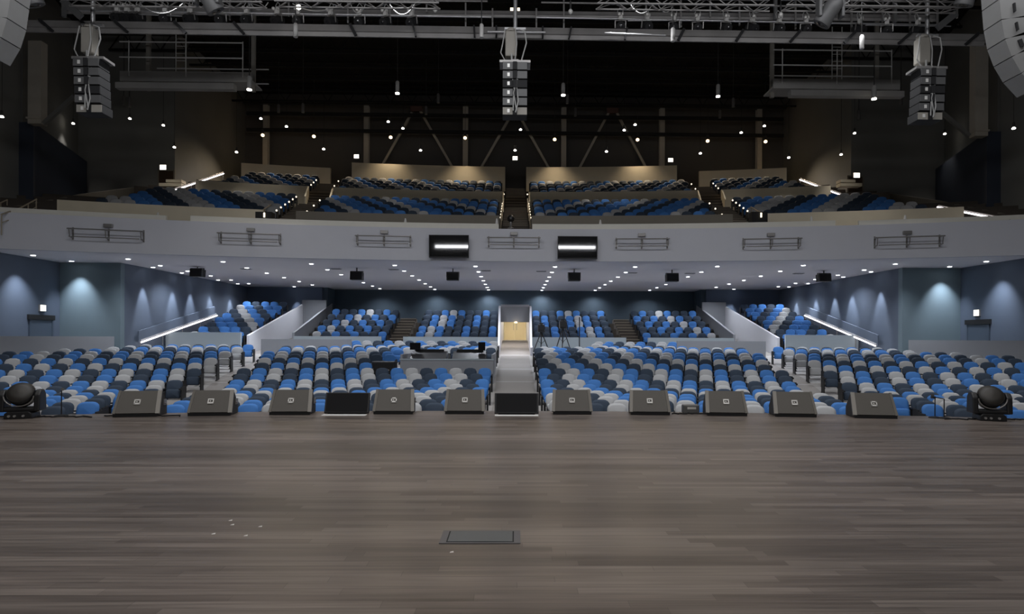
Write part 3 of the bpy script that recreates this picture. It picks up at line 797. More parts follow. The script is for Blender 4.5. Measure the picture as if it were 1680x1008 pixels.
order_words = {'left centre block': 'centre aisle', 'right centre block': 'centre aisle', 'left side block': 'its aisle', 'right side block': 'its aisle'}
nsingle = 0
for i, (p, th, c, block, row, idx, endside) in enumerate(allseats):
    epan = None
    if endside: epan = MB().box((endside * .292, .06, .34), (.03, .34, .68)).box((endside * .292, -.08, .62), (.036, .30, .06))
    if i in single and 'block' in block:
        lab = f'{COLN[c]} seat, {ORD[min(idx, 32)]} from {order_words[block]}, {ORD[row]} row of {block}'
        if c not in proto_roots:
            b, pn, f, m = seat_protos[c]
            t = thing('auditorium_seat', lab, 'seat', p, -th, 'seats in the front stalls rows')
            b.build('backrest', m, t); pn.build('seat_pan', m, t); f.build('frame', 'seatframe', t)
            proto_roots[c] = t
        else:
            t = copy_tree(proto_roots[c]); t.location = p; t.rotation_euler = (0, 0, -th); t['label'] = lab
        nsingle += 1
        if epan: epan.build('end_panel', 'seatframe', t)
    else:
        q = project(p + Vector((0, 0, .9)))
        if q[0] < -60 or q[0] > 1740: continue
        if score(allseats[i]) < 0 and p.y < 22 and block in order_words: 
            continue
        T = Matrix.Translation(p) @ Matrix.Rotation(-th, 4, 'Z')
        addfar(lo_b, T, far[c]); addfar(lo_p, T, far[c]); addfar(lo_f, T, 3)
        if epan: addfar(epan, T, 3)
o = FAR.build('auditorium_seating', ['seat_l', 'seat_b', 'seat_d', 'seatframe'])
tag(o, 'blue, grey and slate seats of the farther stalls rows and the balcony', 'seats', kind='stuff')
print('SEATS', len(allseats), nsingle)

# ------------------------------------------------------------------ wedges and screens at the stage lip
def make_wedge():
    t = thing('stage_monitor', 'x', 'stage monitor')
    # body: side profile (y,z), wide part at the back
    MB().prism([(.02, .0), (.46, .0), (.46, .16), (.27, .40), (.20, .41), (.0, .06)], -.335, .335, 'x').build('cabinet', 'wedgebody', t, bevel=.012)
    # grille: slanted panel
    g = MB()
    a = Vector((0, .004, .055)); b = Vector((0, .197, .425)); nn = Vector((0, -(b - a).z, (b - a).y)).normalized() * .022
    pts = [a + Vector((-.315, 0, 0)), a + Vector((.315, 0, 0)), b + Vector((.29, 0, 0)), b + Vector((-.29, 0, 0))]
    g.add([q for q in pts] + [q + nn for q in pts], [(3, 2, 1, 0), (4, 5, 6, 7), (0, 1, 5, 4), (1, 2, 6, 5), (2, 3, 7, 6), (3, 0, 4, 7)])
    g.build('grille', 'grille', t)
    for s in (-1, 1):
        r = MB(); q = [a + Vector((s * .318, 0, -.01)), a + Vector((s * .375, .03, -.01)), b + Vector((s * .345, .03, .004)), b + Vector((s * .292, 0, .004))]
        q2 = [x + nn * 1.3 for x in q]
        fs = [(3, 2, 1, 0), (4, 5, 6, 7), (0, 1, 5, 4), (1, 2, 6, 5), (2, 3, 7, 6), (3, 0, 4, 7)]
        r.add(q + q2, fs); r.build('side_rim', 'wedgerim', t)
    MB().box((0, .01, .028), (.70, .05, .052)).build('foot_bar', 'blackmat', t)
    c = (a + b) / 2 + nn * 1.15; up = (b - a).normalized(); R = Vector((1, 0, 0)); n3 = nn.normalized()
    bd = MB()
    def plate(m, cx, cz, w_, h_, off):
        m0 = c + R * cx + up * cz + n3 * off
        m.add([m0 - R * w_ / 2 - up * h_ / 2, m0 + R * w_ / 2 - up * h_ / 2, m0 + R * w_ / 2 + up * h_ / 2, m0 - R * w_ / 2 + up * h_ / 2,
               m0 - R * w_ / 2 - up * h_ / 2 - n3 * .006, m0 + R * w_ / 2 - up * h_ / 2 - n3 * .006, m0 + R * w_ / 2 + up * h_ / 2 - n3 * .006, m0 - R * w_ / 2 + up * h_ / 2 - n3 * .006], [(0, 1, 2, 3), (0, 4, 5, 1), (1, 5, 6, 2), (2, 6, 7, 3), (3, 7, 4, 0)])
    for (cx, cz, w_, h_) in ((0, .035, .10, .02), (0, -.035, .10, .026), (-.042, 0, .018, .09), (.042, 0, .018, .09), (-.006, 0, .022, .016)):
        plate(bd, cx, cz, w_, h_, .008)
    bd.build('badge', 'badge', t)
    MB().tube((.3, .30, .2), (.38, .30, .2), .012).box((.345, .33, .22), (.02, .12, .1)).build('side_handle', 'metal', t)
    return t
W_ = [(222, 681, -.16, 'leftmost'), (343, 679, -.10, 'second'), (475, 678, -.05, 'third'), (645, 676, -.02, 'fourth'), (762, 676, 0, 'fifth'), (939, 677.5, .0, 'sixth'), (1067, 679, .05, 'seventh'), (1193, 680.5, .08, 'eighth'), (1306, 682.5, .10, 'ninth'), (1437, 685, .14, 'rightmost')]
def ground(px, py):
    lo, hi = 3, 40
    for _ in range(50):
        m_ = (lo + hi) / 2; q = at(px, py, m_)
        if q.z > 0: lo = m_
        else: hi = m_
    return q
wp = None
for k, (px, py, rz, wd) in enumerate(W_):
    g = ground(px, py); yy = min(g.y, stage_edge(g.x) - .5)
    q = at(px, py, yy)
    lab = f'grey wedge stage monitor at stage edge, {wd} of ten' if k not in (0, 9) else f'grey wedge stage monitor at stage edge, {wd} one'
    if wp is None: wp = make_wedge(); t = wp
    else: t = copy_tree(wp)
    t.location = (q.x, yy, 0); t.rotation_euler = (0, 0, -rz); t['label'] = lab; t['group'] = 'wedge monitors along the stage edge'; t['category'] = 'stage monitor'
for k, (px, w_, side) in enumerate(((567.5, .80, 'third and fourth'), (847.5, .80, 'fifth and sixth'))):
    q = at(px, 677, 11.0)
    t = thing('confidence_screen', f'black tilted floor screen between {side} wedge monitors', 'floor screen', (q.x, 11.02, 0))
    MB().prism([(0, .03), (.04, .01), (.16, .36), (.12, .385)], -w_ / 2, w_ / 2, 'x').build('casing', 'black', t, bevel=.008)
    mb = MB(); mb.add([(-.37, -.004, .055), (.37, -.004, .055), (.37, .104, .37), (-.37, .104, .37)], [(0, 1, 2, 3)]); mb.build('display', 'floorscreen', t)
    MB().beam((-.3, .12, .2), (-.3, .34, .02), .03, .03).beam((.3, .12, .2), (.3, .34, .02), .03, .03).box((0, .17, .012), (.66, .36, .024)).build('stand', 'blackmat', t)
    tag(MB().box((q.x, 10.90, .004), (w_ * .97, .17, .006)).build('floor_tape', 'tape'), f'white tape strip on stage in front of screen between {side} wedges', 'tape')

# moving head lights on the stage
def moving_head(loc, rz, lab, base=True):
    t = thing('moving_head_light', lab, 'stage light', loc, rz)
    MB().prism([(-.2, 0), (.2, 0), (.19, .09), (.15, .12), (-.15, .12), (-.19, .09)], -.17, .17, 'y').build('base', 'black', t, bevel=.01)
    MB().box((0, 0, .15), (.56, .26, .07)).prism([(-.15, .12), (.15, .12), (.13, .40), (.06, .48), (-.06, .48), (-.13, .40)], -.295, -.205, 'x').prism([(-.15, .12), (.15, .12), (.13, .40), (.06, .48), (-.06, .48), (-.13, .40)], .205, .295, 'x').build('yoke', 'black', t, bevel=.02)
    R = Matrix.Rotation(math.radians(55), 3, 'X')
    h = MB().lathe([(.08, -.16), (.15, -.13), (.185, -.04), (.2, .02), (.205, .08), (.19, .11)], (0, 0, .38), 20, R).build('head', 'black', t)
    MB().lathe([(.185, .105), (.18, .125), (.10, .15), (.02, .16)], (0, 0, .38), 20, R).build('lens', 'lensdull', h)
    r = MB()
    for i in range(14):
        a0 = PI + PI * i / 14 * 1.0; a1 = PI + PI * (i + 1) / 14
        r.tube((.21 * math.cos(a0), -.14, .36 + .17 * math.sin(a0) + .02), (.21 * math.cos(a1), -.14, .36 + .17 * math.sin(a1) + .02), .011, 6)
    r.build('trim_ring', 'metal', t)
    for cx_ in (-.12, -.04, .08): MB().tube((cx_, -.165, .05), (cx_, -.19, .05), .02).build('connector', 'pipe', t)
    return t
g = ground(43, 683); moving_head((g.x + .12, min(g.y, stage_edge(g.x) - .35), 0), .3, 'black moving head light at far left of the stage edge')
g = ground(1627, 689); moving_head((g.x - .08, min(g.y, stage_edge(g.x) - .35), 0), -.3, 'black moving head light at far right of the stage edge')
# cables near the lights
def wiggle(x0, x1, y, seed, lab, z=.012):
    rr = random.Random(seed); pts = []
    for i in range(26):
        x = x0 + (x1 - x0) * i / 25
        pts.append((x, min(y + rr.uniform(-.07, .07), stage_edge(x) - .08), z))
    return tag(MB().path(pts, .012, 6).build('floor_cable', 'blackmat'), lab, 'cable')
wiggle(-8.9, -7.2, 10.55, 3, 'black cable trailing on stage right of the left moving head')
wiggle(-7.1, -5.8, 10.7, 4, 'black cable between the two leftmost wedge monitors')
wiggle(7.5, 8.9, 10.5, 5, 'black cable on stage beside the right moving head')
wiggle(2.9, 4.2, 11.2, 8, 'black cable on stage behind the eighth wedge monitor')
# short microphone stands
def mic_stand(px, py, top, lab, boom):
    g = ground(px, py); y = min(g.y, stage_edge(g.x) - .2); q = at(px, top, y); h = q.z
    t = thing('microphone_stand', lab, 'microphone stand', (q.x, y, 0))
    MB().lathe([(.1, 0), (.1, .015), (.02, .03)], n=16).build('base', 'blackmat', t)
    MB().tube((0, 0, .02), (0, 0, h), .009, 8).build('pole', 'black', t)
    MB().tube((0, 0, h), (boom, -.02, h + .03), .008, 8).build('boom', 'black', t)
    MB().tube((boom, -.02, h + .03), (boom * 1.35, -.03, h + .035), .022, 10, .028).build('microphone', 'darkmetal', t)
mic_stand(1549, 687, 655, 'short black microphone stand left of the right moving head', -.18)
mic_stand(1534, 686, 652, 'black microphone stand right of the rightmost wedge monitor', -.05)
mic_stand(101, 681, 642, 'short black microphone stand right of the left moving head', .03)
g = ground(1130, 677)
t = thing('camera_box', 'small grey box at stage edge between seventh and eighth wedge monitors', 'equipment box', (g.x, stage_edge(g.x) - .14, 0))
MB().box((0, 0, .08), (.3, .16, .16)).build('case', 'arraylight', t, bevel=.02); MB().box((0, -.085, .1), (.16, .01, .04)).build('label_plate', 'badge', t)

# floor pocket
a = ground(720, 893); b = ground(854, 872)
cx = (ground(720, 893).x + ground(854, 893).x) / 2; wd = ground(854, 893).x - ground(720, 893).x; y0, y1 = a.y, b.y
t = thing('floor_pocket', 'grey steel floor box lid set in the stage boards', 'floor hatch', (cx, y0, 0))
mb = MB(); mb.span((-wd / 2, 0, 0), (wd / 2, .018, .006)).span((-wd / 2, y1 - y0 - .018, 0), (wd / 2, y1 - y0, .006)).span((-wd / 2, .018, 0), (-wd / 2 + .045, y1 - y0 - .018, .006)).span((wd / 2 - .045, .018, 0), (wd / 2, y1 - y0 - .018, .006))
mb.build('frame', 'hatchrim', t)
MB().span((-wd / 2 + .045, .018, 0), (wd / 2 - .045, y1 - y0 - .018, .003)).build('gap', 'hatchdark', t)
MB().span((-wd / 2 + .055, .032, .002), (wd / 2 - .055, y1 - y0 - .022, .007)).build('lid', 'hatch', t)
# paper scraps on the boards
for k, (px, py) in enumerate(((378, 855), (381, 862), (427, 865), (350, 877), (403, 880), (741, 907))):
    g = ground(px, py)
    tag(MB().add([(g.x - .012, g.y - .01, .002), (g.x + .014, g.y - .004, .002), (g.x + .01, g.y + .012, .006), (g.x - .01, g.y + .006, .003)], [(0, 1, 2, 3)]).build('paper_scrap', 'tape'), ['tiny pale scrap on the boards, topmost of the left cluster', 'tiny pale scrap just below the topmost one of the left cluster', 'tiny pale scrap at right of the left cluster', 'tiny pale scrap at left of the left cluster', 'tiny pale scrap, lowest of the left cluster', 'tiny pale scrap on the boards just below the floor box'][k], 'scrap', 'paper scraps on the stage boards')

# ------------------------------------------------------------------ mixing position
bz = fz(24.8) - .2
t = thing('mixing_booth', 'grey walled mixing position among the left centre rows', 'sound booth', (-2.75, 24.7, bz)); 
MB().box((0, 0, .53), (3.75, .08, 1.2)).build('front_panel', 'greywall', t)
MB().box((-1.84, 1.9, .65), (.08, 3.8, 1.4)).build('side_panel', 'greywall', t); MB().box((1.84, 1.9, .65), (.08, 3.8, 1.4)).build('side_panel', 'greywall', t)
MB().box((0, .02, 1.15), (3.8, .16, .05)).build('cap_rail', 'palewall', t)
MB().box((0, 2, -.1), (3.7, 3.9, .6)).build('platform', 'carpet', t)
bt = bz + .3
def desk(x, y, w_, lab, rz=0):
    t = thing('mixing_desk', lab, 'mixing desk', (x, y, bt), rz)
    MB().prism([(-.4, .75), (.4, .75), (.4, 1.13), (.3, 1.17), (-.4, .86)], -w_ / 2, w_ / 2, 'x').build('console', 'black', t, bevel=.02)
    MB().box((0, .28, 1.17), (w_ * .8, .04, .14)).build('meter_bridge', 'blackmat', t)
    for e in (-1, 1): MB().box((e * (w_ / 2 - .08), 0, .375), (.06, .6, .75)).build('leg', 'blackmat', t)
    f = MB()
    for i in range(12): f.box((-w_ / 2 + .1 + i * (w_ - .2) / 11, -.12, .96), (.015, .04, .02))
    f.build('fader', 'pipe', t)
desk(-1.9, 25.6, 1.4, 'black mixing desk at right inside the grey booth')
desk(-3.6, 25.6, 1.5, 'black mixing desk at left inside the grey booth')
t = thing('monitor_screen', 'small black screen on the left desk in the booth', 'screen', (-4.2, 25.75, bt + 1.17)); MB().box((0, 0, .2), (.45, .03, .3)).build('display', 'screen', t); MB().tube((0, .02, 0), (0, .02, .12), .02).build('stand', 'black', t)
t = thing('monitor_screen', 'small black screen on the right desk near the centre aisle', 'screen', (-1.4, 25.75, bt + 1.17)); MB().box((0, 0, .2), (.3, .03, .36)).build('display', 'screen', t); MB().tube((0, .02, 0), (0, .02, .12), .02).build('stand', 'black', t)
t = thing('equipment_rack', 'dark equipment case left of the mixing booth', 'equipment case', (-5.3, 24.9, fz(24.9)))
MB().box((0, 0, .42), (.9, .6, .84)).build('case', 'black', t, bevel=.03); MB().box((0, -.31, .42), (.78, .02, .7)).build('front_lid', 'blackmat', t); MB().box((-.2, -.33, .5), (.1, .02, .05)).box((.2, -.33, .5), (.1, .02, .05)).build('latch', 'metal', t)

# ------------------------------------------------------------------ camera platform and tripods
mb = MB(); arc(mb, 30.7, 33.5, .60, .60, .95, 4.0, 6, zb=0.0)
struct('camera_platform', mb, 'ramp', 'low white platform right of the centre aisle under the cameras', 'platform')
tag(MB().lathe([(.09, -.03), (.09, .03), (.04, .05)], (.05, 36.74, 2.3), 12).build('tunnel_light', 'lenswarm'), 'round warm lamp under the lintel of the centre tunnel', 'lamp')
def tripod(x, y, z0, h, lab):
    t = thing('video_camera', lab, 'video camera', (x, y, z0))
    for a in (90, 210, 330):
        c, s = math.cos(math.radians(a)), math.sin(math.radians(a))
        MB().tube((.04 * c, .04 * s, h), (.5 * c, .5 * s, .02), .028, 8).tube((.2 * c, .2 * s, h * .6), (0, 0, h * .45), .012, 6).build('tripod_leg', 'black', t)
    MB().tube((0, 0, h * .4), (0, 0, h + .05), .03, 8).lathe([(.09, h), (.09, h + .06), (.05, h + .1)], n=12).build('tripod_head', 'black', t)
    MB().box((0, .05, h + .24), (.36, .6, .40)).build('camera_body', 'black', t, bevel=.03)
    MB().tube((0, -.2, h + .25), (0, -.55, h + .26), .14, 12, .18).build('lens', 'blackmat', t)
    MB().box((.0, .22, h + .46), (.2, .12, .16)).tube((-.1, -.1, h + .42), (.1, .3, h + .42), .02).build('viewfinder', 'black', t)
    MB().tube((.05, .1, h + .1), (.3, .45, h - .1), .015, 6).build('pan_handle', 'black', t)
tripod(1.4, 32.4, .60, 1.05, 'black video camera on tripod nearest the centre tunnel')
tripod(2.55, 32.4, .60, 1.25, 'taller black video camera on tripod on the white platform')
t = thing('pole_stand', 'thin black upright pole right of the video cameras', 'pole stand', (3.42, 32.3, .60)); MB().tube((0, 0, 0), (0, 0, 1.9), .03, 8).build('pole', 'black', t); MB().lathe([(.2, 0), (.2, .02), (.03, .04)], n=14).build('base', 'black', t)

# ------------------------------------------------------------------ balcony stairs and step lights
def balcony_stair(th, lab, half):
    t = thing('stair_flight', lab, 'stairs', (0, 0, 0)); t['kind'] = 'structure'
    a = MB(); n_ = MB()
    def stp(D, z):
        p = pol(D, th, z); a.box((p.x, p.y, z - .06), (half * 2, .46, .14), -th); q = pol(D - .22, th, z + .012); n_.box(q, (half * 2, .05, .02), -th)
    for k in range(12):
        stp(UR0 - .2 + .45 * k, UZ0 + .1 + URISE * k / 2)
    for k in range(7): stp(35.9 + .4 * k, 8.65 + .25 * k)
    for k in range(8): stp(BR0 + .45 * k, BZ0 + .3 + BRISE * k / 2)
    for k in range(5): stp(28.9 + .3 * k, 5.7 + .22 * k)
    a.build('tread', 'stair', t); n_.build('nosing', 'nosing', t)
balcony_stair(0.0, 'brightly lit balcony stairs in the middle', .62)
balcony_stair(-UTH, 'diagonal balcony stairs left of the middle', .62)
balcony_stair(UTH, 'diagonal balcony stairs right of the middle', .62)
slp = None
for s, side in ((-1, 'left'), (1, 'right')):
    for e, en in ((.72, 'outer'), (-.68, 'inner')):
        for k in range(9):
            D = UR0 + .9 * k if k < 6 else BR0 + .9 * (k - 5); z = (UZ0 + URISE * k if k < 6 else BZ0 + BRISE * (k - 5)) + .62
            if en == 'inner' and k % 2: continue
            p = pol(D - .15, s * (UTH + e / (D - CY)), z)
            lab = f'tiny lit step light, {ORD[k]} up the {en} edge of {side} balcony stairs'
            if slp is None:
                slp = thing('step_light', lab, 'step light', p, 0, 'step lights on the balcony stairs')
                MB().lathe([(.02, -.04), (.04, -.02), (.04, .02), (.02, .04)], n=8).build('lens', 'steplight', slp)
                MB().box((0, .05, -.03), (.08, .05, .14)).build('housing', 'black', slp)
            else:
                c = copy_tree(slp); c.location = p; c['label'] = lab
for s, side in ((-1, 'left'), (1, 'right')):
    for k in range(7):
        D = UR0 + .9 * k if k < 6 else BR0; z = (UZ0 + URISE * k if k < 6 else BZ0) + .55
        c = copy_tree(slp); c.location = pol(D - .1, s * .74 / (D - CY), z); c['label'] = f'tiny lit step light, {ORD[k]} up the {side} edge of the middle balcony stairs'
    # centre rails
    p0 = pol(28.8, s * .7 / 71.8, 6.95); p1 = pol(36, s * .7 / 79, 9.6)
    plain_rail([p0, p1], f'brass coloured handrail on the {side} of the middle balcony stairs', .9)
for px, s, side in ((442, -1, 'left'), (1237, 1, 'right')):
    p = at(px, 352, 28.5); q = at(px - s * -10 if s < 0 else px + 8, 340, 29.6)
    mb = MB()
    pts = [at(px - s * 20, 350 if s < 0 else 352, 28.2), at(px - s * 30, 366 if s < 0 else 368, 28.0)]
    A_ = at(424 if s < 0 else 1250, 350 if s < 0 else 350, 28.3); B_ = at(444 if s < 0 else 1232, 336 if s < 0 else 340, 30)
    plain_rail([A_, B_], f'short diagonal handrail beside the dark opening on the {side} balcony', .7)
    o = at(px, 358, 27.3)
    tag(MB().box((o.x, 26.85, o.z - .1), (.7, .4, .5)).build('control_cabinet', 'blackmat'), f'black cabinet at foot of the {side} diagonal balcony stairs', 'cabinet')
    tag(MB().box((o.x + .05, 26.62, o.z), (.06, .04, .2)).build('cabinet_lamp', 'steplight'), f'small lit lamp on the {side} black balcony cabinet', 'lamp')
for k, (px, py, Y, lab) in enumerate(((665, 360, 27.3, 'small white lamp on the balcony upstand, left of the middle'), (985, 365, 27.3, 'small white lamp on the balcony upstand, right of the middle'), (259, 352, 26.2, 'small white lamp on the far left balcony ledge'), (1331, 362, 26.2, 'small white lamp on the balcony ledge right of centre block'), (1485, 361, 25.6, 'small white lamp on the far right balcony ledge'), (815, 368, 27.2, 'small white lamp beside the middle balcony stairs'))):
    p = at(px, py, Y)
    t = thing('ledge_lamp', lab, 'lamp', (p.x, p.y, 6.44 if abs(p.x) < 13.6 else 6.4)); 
    MB().lathe([(.07, 0), (.06, .1), (.03, .26)], n=10).build('shade', 'tape', t); MB().lathe([(.08, -.01), (.08, .01)], n=10).build('base', 'metal', t)
p = at(838, 361, 27.6)
t = thing('follow_camera', 'small dark camera on the middle of the balcony front', 'camera', (p.x, 27.5, 6.3))
MB().lathe([(.14, 0), (.14, .04), (.06, .08), (.06, .3)], n=12).build('base', 'metal', t); MB().lathe([(.05, -.16), (.15, -.1), (.17, 0), (.14, .12), (.05, .17)], (0, 0, .46), 14, Matrix.Rotation(PI / 2, 3, 'X')).build('head', 'black', t)

# ------------------------------------------------------------------ pendant and small lamps in the roof
def pendant(px, py, Y, lab, lit=True, length=.55, r=.09, top=None, warm=False, dim=False):
    p = at(px, py, Y); t = thing('pendant_lamp', lab, 'pendant lamp', p, 0, 'cylinder pendants in the roof')
    MB().lathe([(r, 0), (r, length * .9), (r * .6, length)], n=12).build('shade', 'pendant' if not dim else 'metal', t)
    if lit: MB().lathe([(r * 1.05, -.03), (r * 1.05, .01)], n=12).build('lens', 'lenswhite', t)
    MB().tube((0, 0, length), (0, 0, 19.6 - p.z), .018, 6).build('stem', 'darkmetal', t)
    if lit: spot(p - Vector((0, 0, .06)), p - Vector((0, 0, 5)), 220, 70, .8, NEUT, .08, 'pendant_bulb')
for i, (px, py, Y) in enumerate(((652, 153, 28), (924, 156, 28), (1178, 158, 28), (409, 147, 25.2), (1434, 162, 25.2))):
    pendant(px, py, Y, ['lit cylinder pendant left of the middle speaker column', 'lit cylinder pendant just right of the middle speaker column', 'lit cylinder pendant left of the right gantry', 'lit cylinder pendant at right end of the left gantry', 'lit cylinder pendant before the right gantry'][i])
for i, (px, py, Y) in enumerate(((485, 61, 18.5), (790, 62, 18.5), (1104, 68, 18.5), (1414, 80, 18.5))):
    pendant(px, py, Y, f'unlit pale cylinder pendant in front of the catwalk beam, {ORD[i]} from the left', False, .42, .065)
for i, (px, py, Y) in enumerate(((457, 185, 40), (497, 185, 36), (699, 188, 40), (719, 169, 36), (931, 170, 36), (944, 191, 40), (1181, 194, 40), (1203, 176, 36), (203, 173, 36), (212, 176, 33), (1409, 196, 36), (1478, 172, 33))):
    pendant(px, py, Y, f'unlit grey cylinder pendant against the black roof, {ORD[i]} of the far ones from the left' if i < 8 else ['unlit grey cylinder pendant under the left gantry, left one', 'unlit grey cylinder pendant under the left gantry, right one', 'unlit grey cylinder pendant under the right gantry', 'unlit grey cylinder pendant near the right speaker column'][i - 8], False, .55, .09, None, dim=True)
spots = [(428, 195), (470, 208), (531, 245), (637, 200), (661, 211), (690, 247), (845, 247), (854, 213), (1024, 214), (1042, 205), (995, 249), (1149, 252), (1216, 218), (1254, 207), (120, 203), (213, 195), (268, 206), (286, 242), (388, 250), (1402, 219), (1550, 220), (1380, 254), (1294, 259), (3, 192), (1663, 211)]
for i, (px, py) in enumerate(spots):
    Y = 34.5 if 400 < px < 1290 else 34.6
    if px < 10 or px > 1600: Y = 27
    p = at(px, py, Y)
    t = thing('track_spot', f'tiny white roof lamp, {ORD[sorted(range(len(spots)), key=lambda q: spots[q][0]).index(i)]} from the left', 'roof lamp', p, 0, 'small white lamps in the roof')
    MB().lathe([(.07, -.02), (.08, .01), (.05, .05)], n=10).build('lens', 'lenswhite', t)
    MB().tube((0, 0, .04), (0, 0, .28), .05, 8).build('shade', 'darkmetal', t)
    MB().tube((0, 0, .28), (0, 0, 19.6 - p.z), .008, 5).build('cord', 'blackmat', t)
    if (i % 2 == 0 or i >= 14) and 100 < px < 1570: spot(p - Vector((0, 0, .06)), p - Vector((0, 0, 5)), 110, 80, .9, NEUT, .06, 'roof_bulb')
spot((0.05, 33.6, 14.0), (0, 32.8, 7), 900, 34, .8, WARM, .1, 'stair_lamp')
for i, (px, py) in enumerate(((431, 222), (515, 224), (641, 225.5), (763, 226.5), (910, 229), (1046, 229.5), (1161, 231.5), (1256, 232.5))):
    p = at(px, py, 42.6)
    t = thing('warm_lamp', f'glowing warm lamp above the back balcony rows, {ORD[i]} from the left', 'roof lamp', p, 0, 'warm lamps above the back balcony rows')
    MB().lathe([(.03, -.1), (.1, -.06), (.12, 0), (.1, .06), (.03, .1)], n=12).build('bulb', 'lenswarm', t)
    MB().tube((0, 0, .1), (0, 0, .4), .09, 10).tube((0, 0, .4), (0, 0, 19.6 - p.z), .012, 5).build('shade', 'darkmetal', t)
    spot(p - Vector((0, 0, .14)), p + Vector((0, -2.4, -5)), 850, 110, .9, WARM, .12, 'warm_bulb')

# ------------------------------------------------------------------ speaker columns (small line arrays)
def line_array(px, ptop, pbot, Y, wd, side, boxes, tilt=0.0, lab=''):
    a = at(px, ptop, Y); b = at(px, pbot, Y); h = a.z - b.z; bh = h / boxes
    t = thing('line_array', lab, 'speaker array', (a.x, a.y, b.z))
    for i in range(boxes):
        z = h - (i + .5) * bh; off = -.02 * (boxes - 1 - i) + (.05 if i == boxes - 1 else 0)
        c = MB()
        c.prism([(-wd / 2, z - bh * .46), (wd / 2, z - bh * .46), (wd / 2, z + bh * .46), (-wd / 2, z + bh * .46)], -.18 + off, .28 + off, 'y')
        m = 'steel' if i == boxes - 1 else ('blackmat' if i == (3 if side != 'middle' and side == 'left' else 2) else 'arraygrey')
        cb = c.build('speaker_box', 'blackmat', t)
        for e in (-1, 1): MB().box((e * wd * .29, -.185 + off, z), (wd * .4, .02, bh * .84)).build('rear_panel', m, cb)
        MB().box((-wd * .26, -.2 + off, z), (wd * .1, .02, bh * .42)).build('rear_plate', 'badge', cb)
        MB().box((0, -.2 + off, z), (wd * .16, .04, bh * .9)).build('amp_panel', 'blackmat', cb)
    MB().box((0, .03, h + .04), (wd * 1.25, .5, .07)).box((0, .03, h + .1), (.2, .3, .08)).build('rigging_frame', 'metal', t)
    mo = MB(); mo.box((-.12, .05, h + .62), (.34, .3, .75)).lathe([(.16, .0), (.17, .06), (.12, .1)], (-.12, .05, h + 1.0), 12)
    mo.build('chain_motor', 'steel', t, bevel=.03)
    c = MB(); c.tube((-.1, -.1, h + .08), (-.1, -.1, h + .3), .03)
    c.path([(.1, -.12, h + 1.02), (.28, -.15, h + .95), (.33, -.16, h + .6), (.2, -.2, h + .12), (.1, -.22, h * .8), (.05, -.24, h * .5), (.1, -.24, h * .25), (.02, -.24, .05)], .02, 6)
    c.path([(-.3, -.12, h + 1.0), (-.36, -.15, h + .6), (-.42, -.16, h + .3), (-.2, -.2, h - .1), (-.03, -.24, h * .6), (-.05, -.24, .1)], .018, 6)
    c.path([(0, -.12, h + 1.05), (.05, -.15, h + .6), (.0, -.2, h + .1), (.06, -.25, h * .7), (-.04, -.25, h * .4), (.05, -.25, .1)], .018, 6)
    c.build('cable', 'cable', t)
    MB().box((0, .0, h + 1.08), (.62, .1, .06)).tube((0, 0, h + 1.1), (0, 0, h + 2.4), .06, 8).build('suspension', 'pipe', t)
    return t
line_array(152, 102, 188, 18.0, .74, 'left', 6, lab='grey hanging speaker column on the left of the hall')
line_array(845, 108, 192, 18.0, .72, 'middle', 6, lab='grey hanging speaker column in the middle of the hall')
line_array(1521, 118, 200, 18.0, .74, 'right', 6, lab='grey hanging speaker column on the right of the hall')
# big arrays at the picture edges
def big_array(side, pts, lab):
    t = thing('main_speaker_array', lab, 'speaker array', pts[0])
    o = Vector(pts[0])
    for i, (a, b) in enumerate(zip(pts, pts[1:])):
        a = Vector(a) - o; b = Vector(b) - o; d = (b - a); L = d.length; d.normalize()
        sx = 1 if side == 'right' else -1
        nrm = Vector((sx * -d.z, 0, sx * d.x)) if False else Vector((sx, 0, 0)) - d * d.x * sx
        nrm.normalize()
        p = [a + d * .01, b - d * .01, b - d * .01 + nrm * 1.3, a + d * .01 + nrm * 1.3]; dy = Vector((0, .5, 0))
        bx = MB().add(p + [q + dy for q in p], [(0, 1, 2, 3), (7, 6, 5, 4), (0, 4, 5, 1), (1, 5, 6, 2), (2, 6, 7, 3), (3, 7, 4, 0)]).build('speaker_box', 'bigarray', t)
        for e in (.28, .62):
            c = (a + b) / 2 + nrm * e
            MB().beam(c - d * L * .2 + Vector((0, -.01, 0)), c + d * L * .2 + Vector((0, -.01, 0)), .03, .09).build('rigging_slot', 'blackmat', bx)
    return t
Yb = 13.0
ptsr = [at(1638, -30, Yb), at(1640, -2, Yb), at(1643, 32, Yb), at(1649, 64, Yb), at(1660, 93, Yb), at(1676, 120, Yb), at(1700, 146, Yb)]
big_array('right', ptsr, 'large pale grey speaker array at the top right edge')
ptsl = [at(22, -40, Yb), at(17, -5, Yb), at(12, 30, Yb), at(2, 62, Yb), at(-16, 92, Yb)]
big_array('left', ptsl, 'large pale grey speaker array at the top left edge')

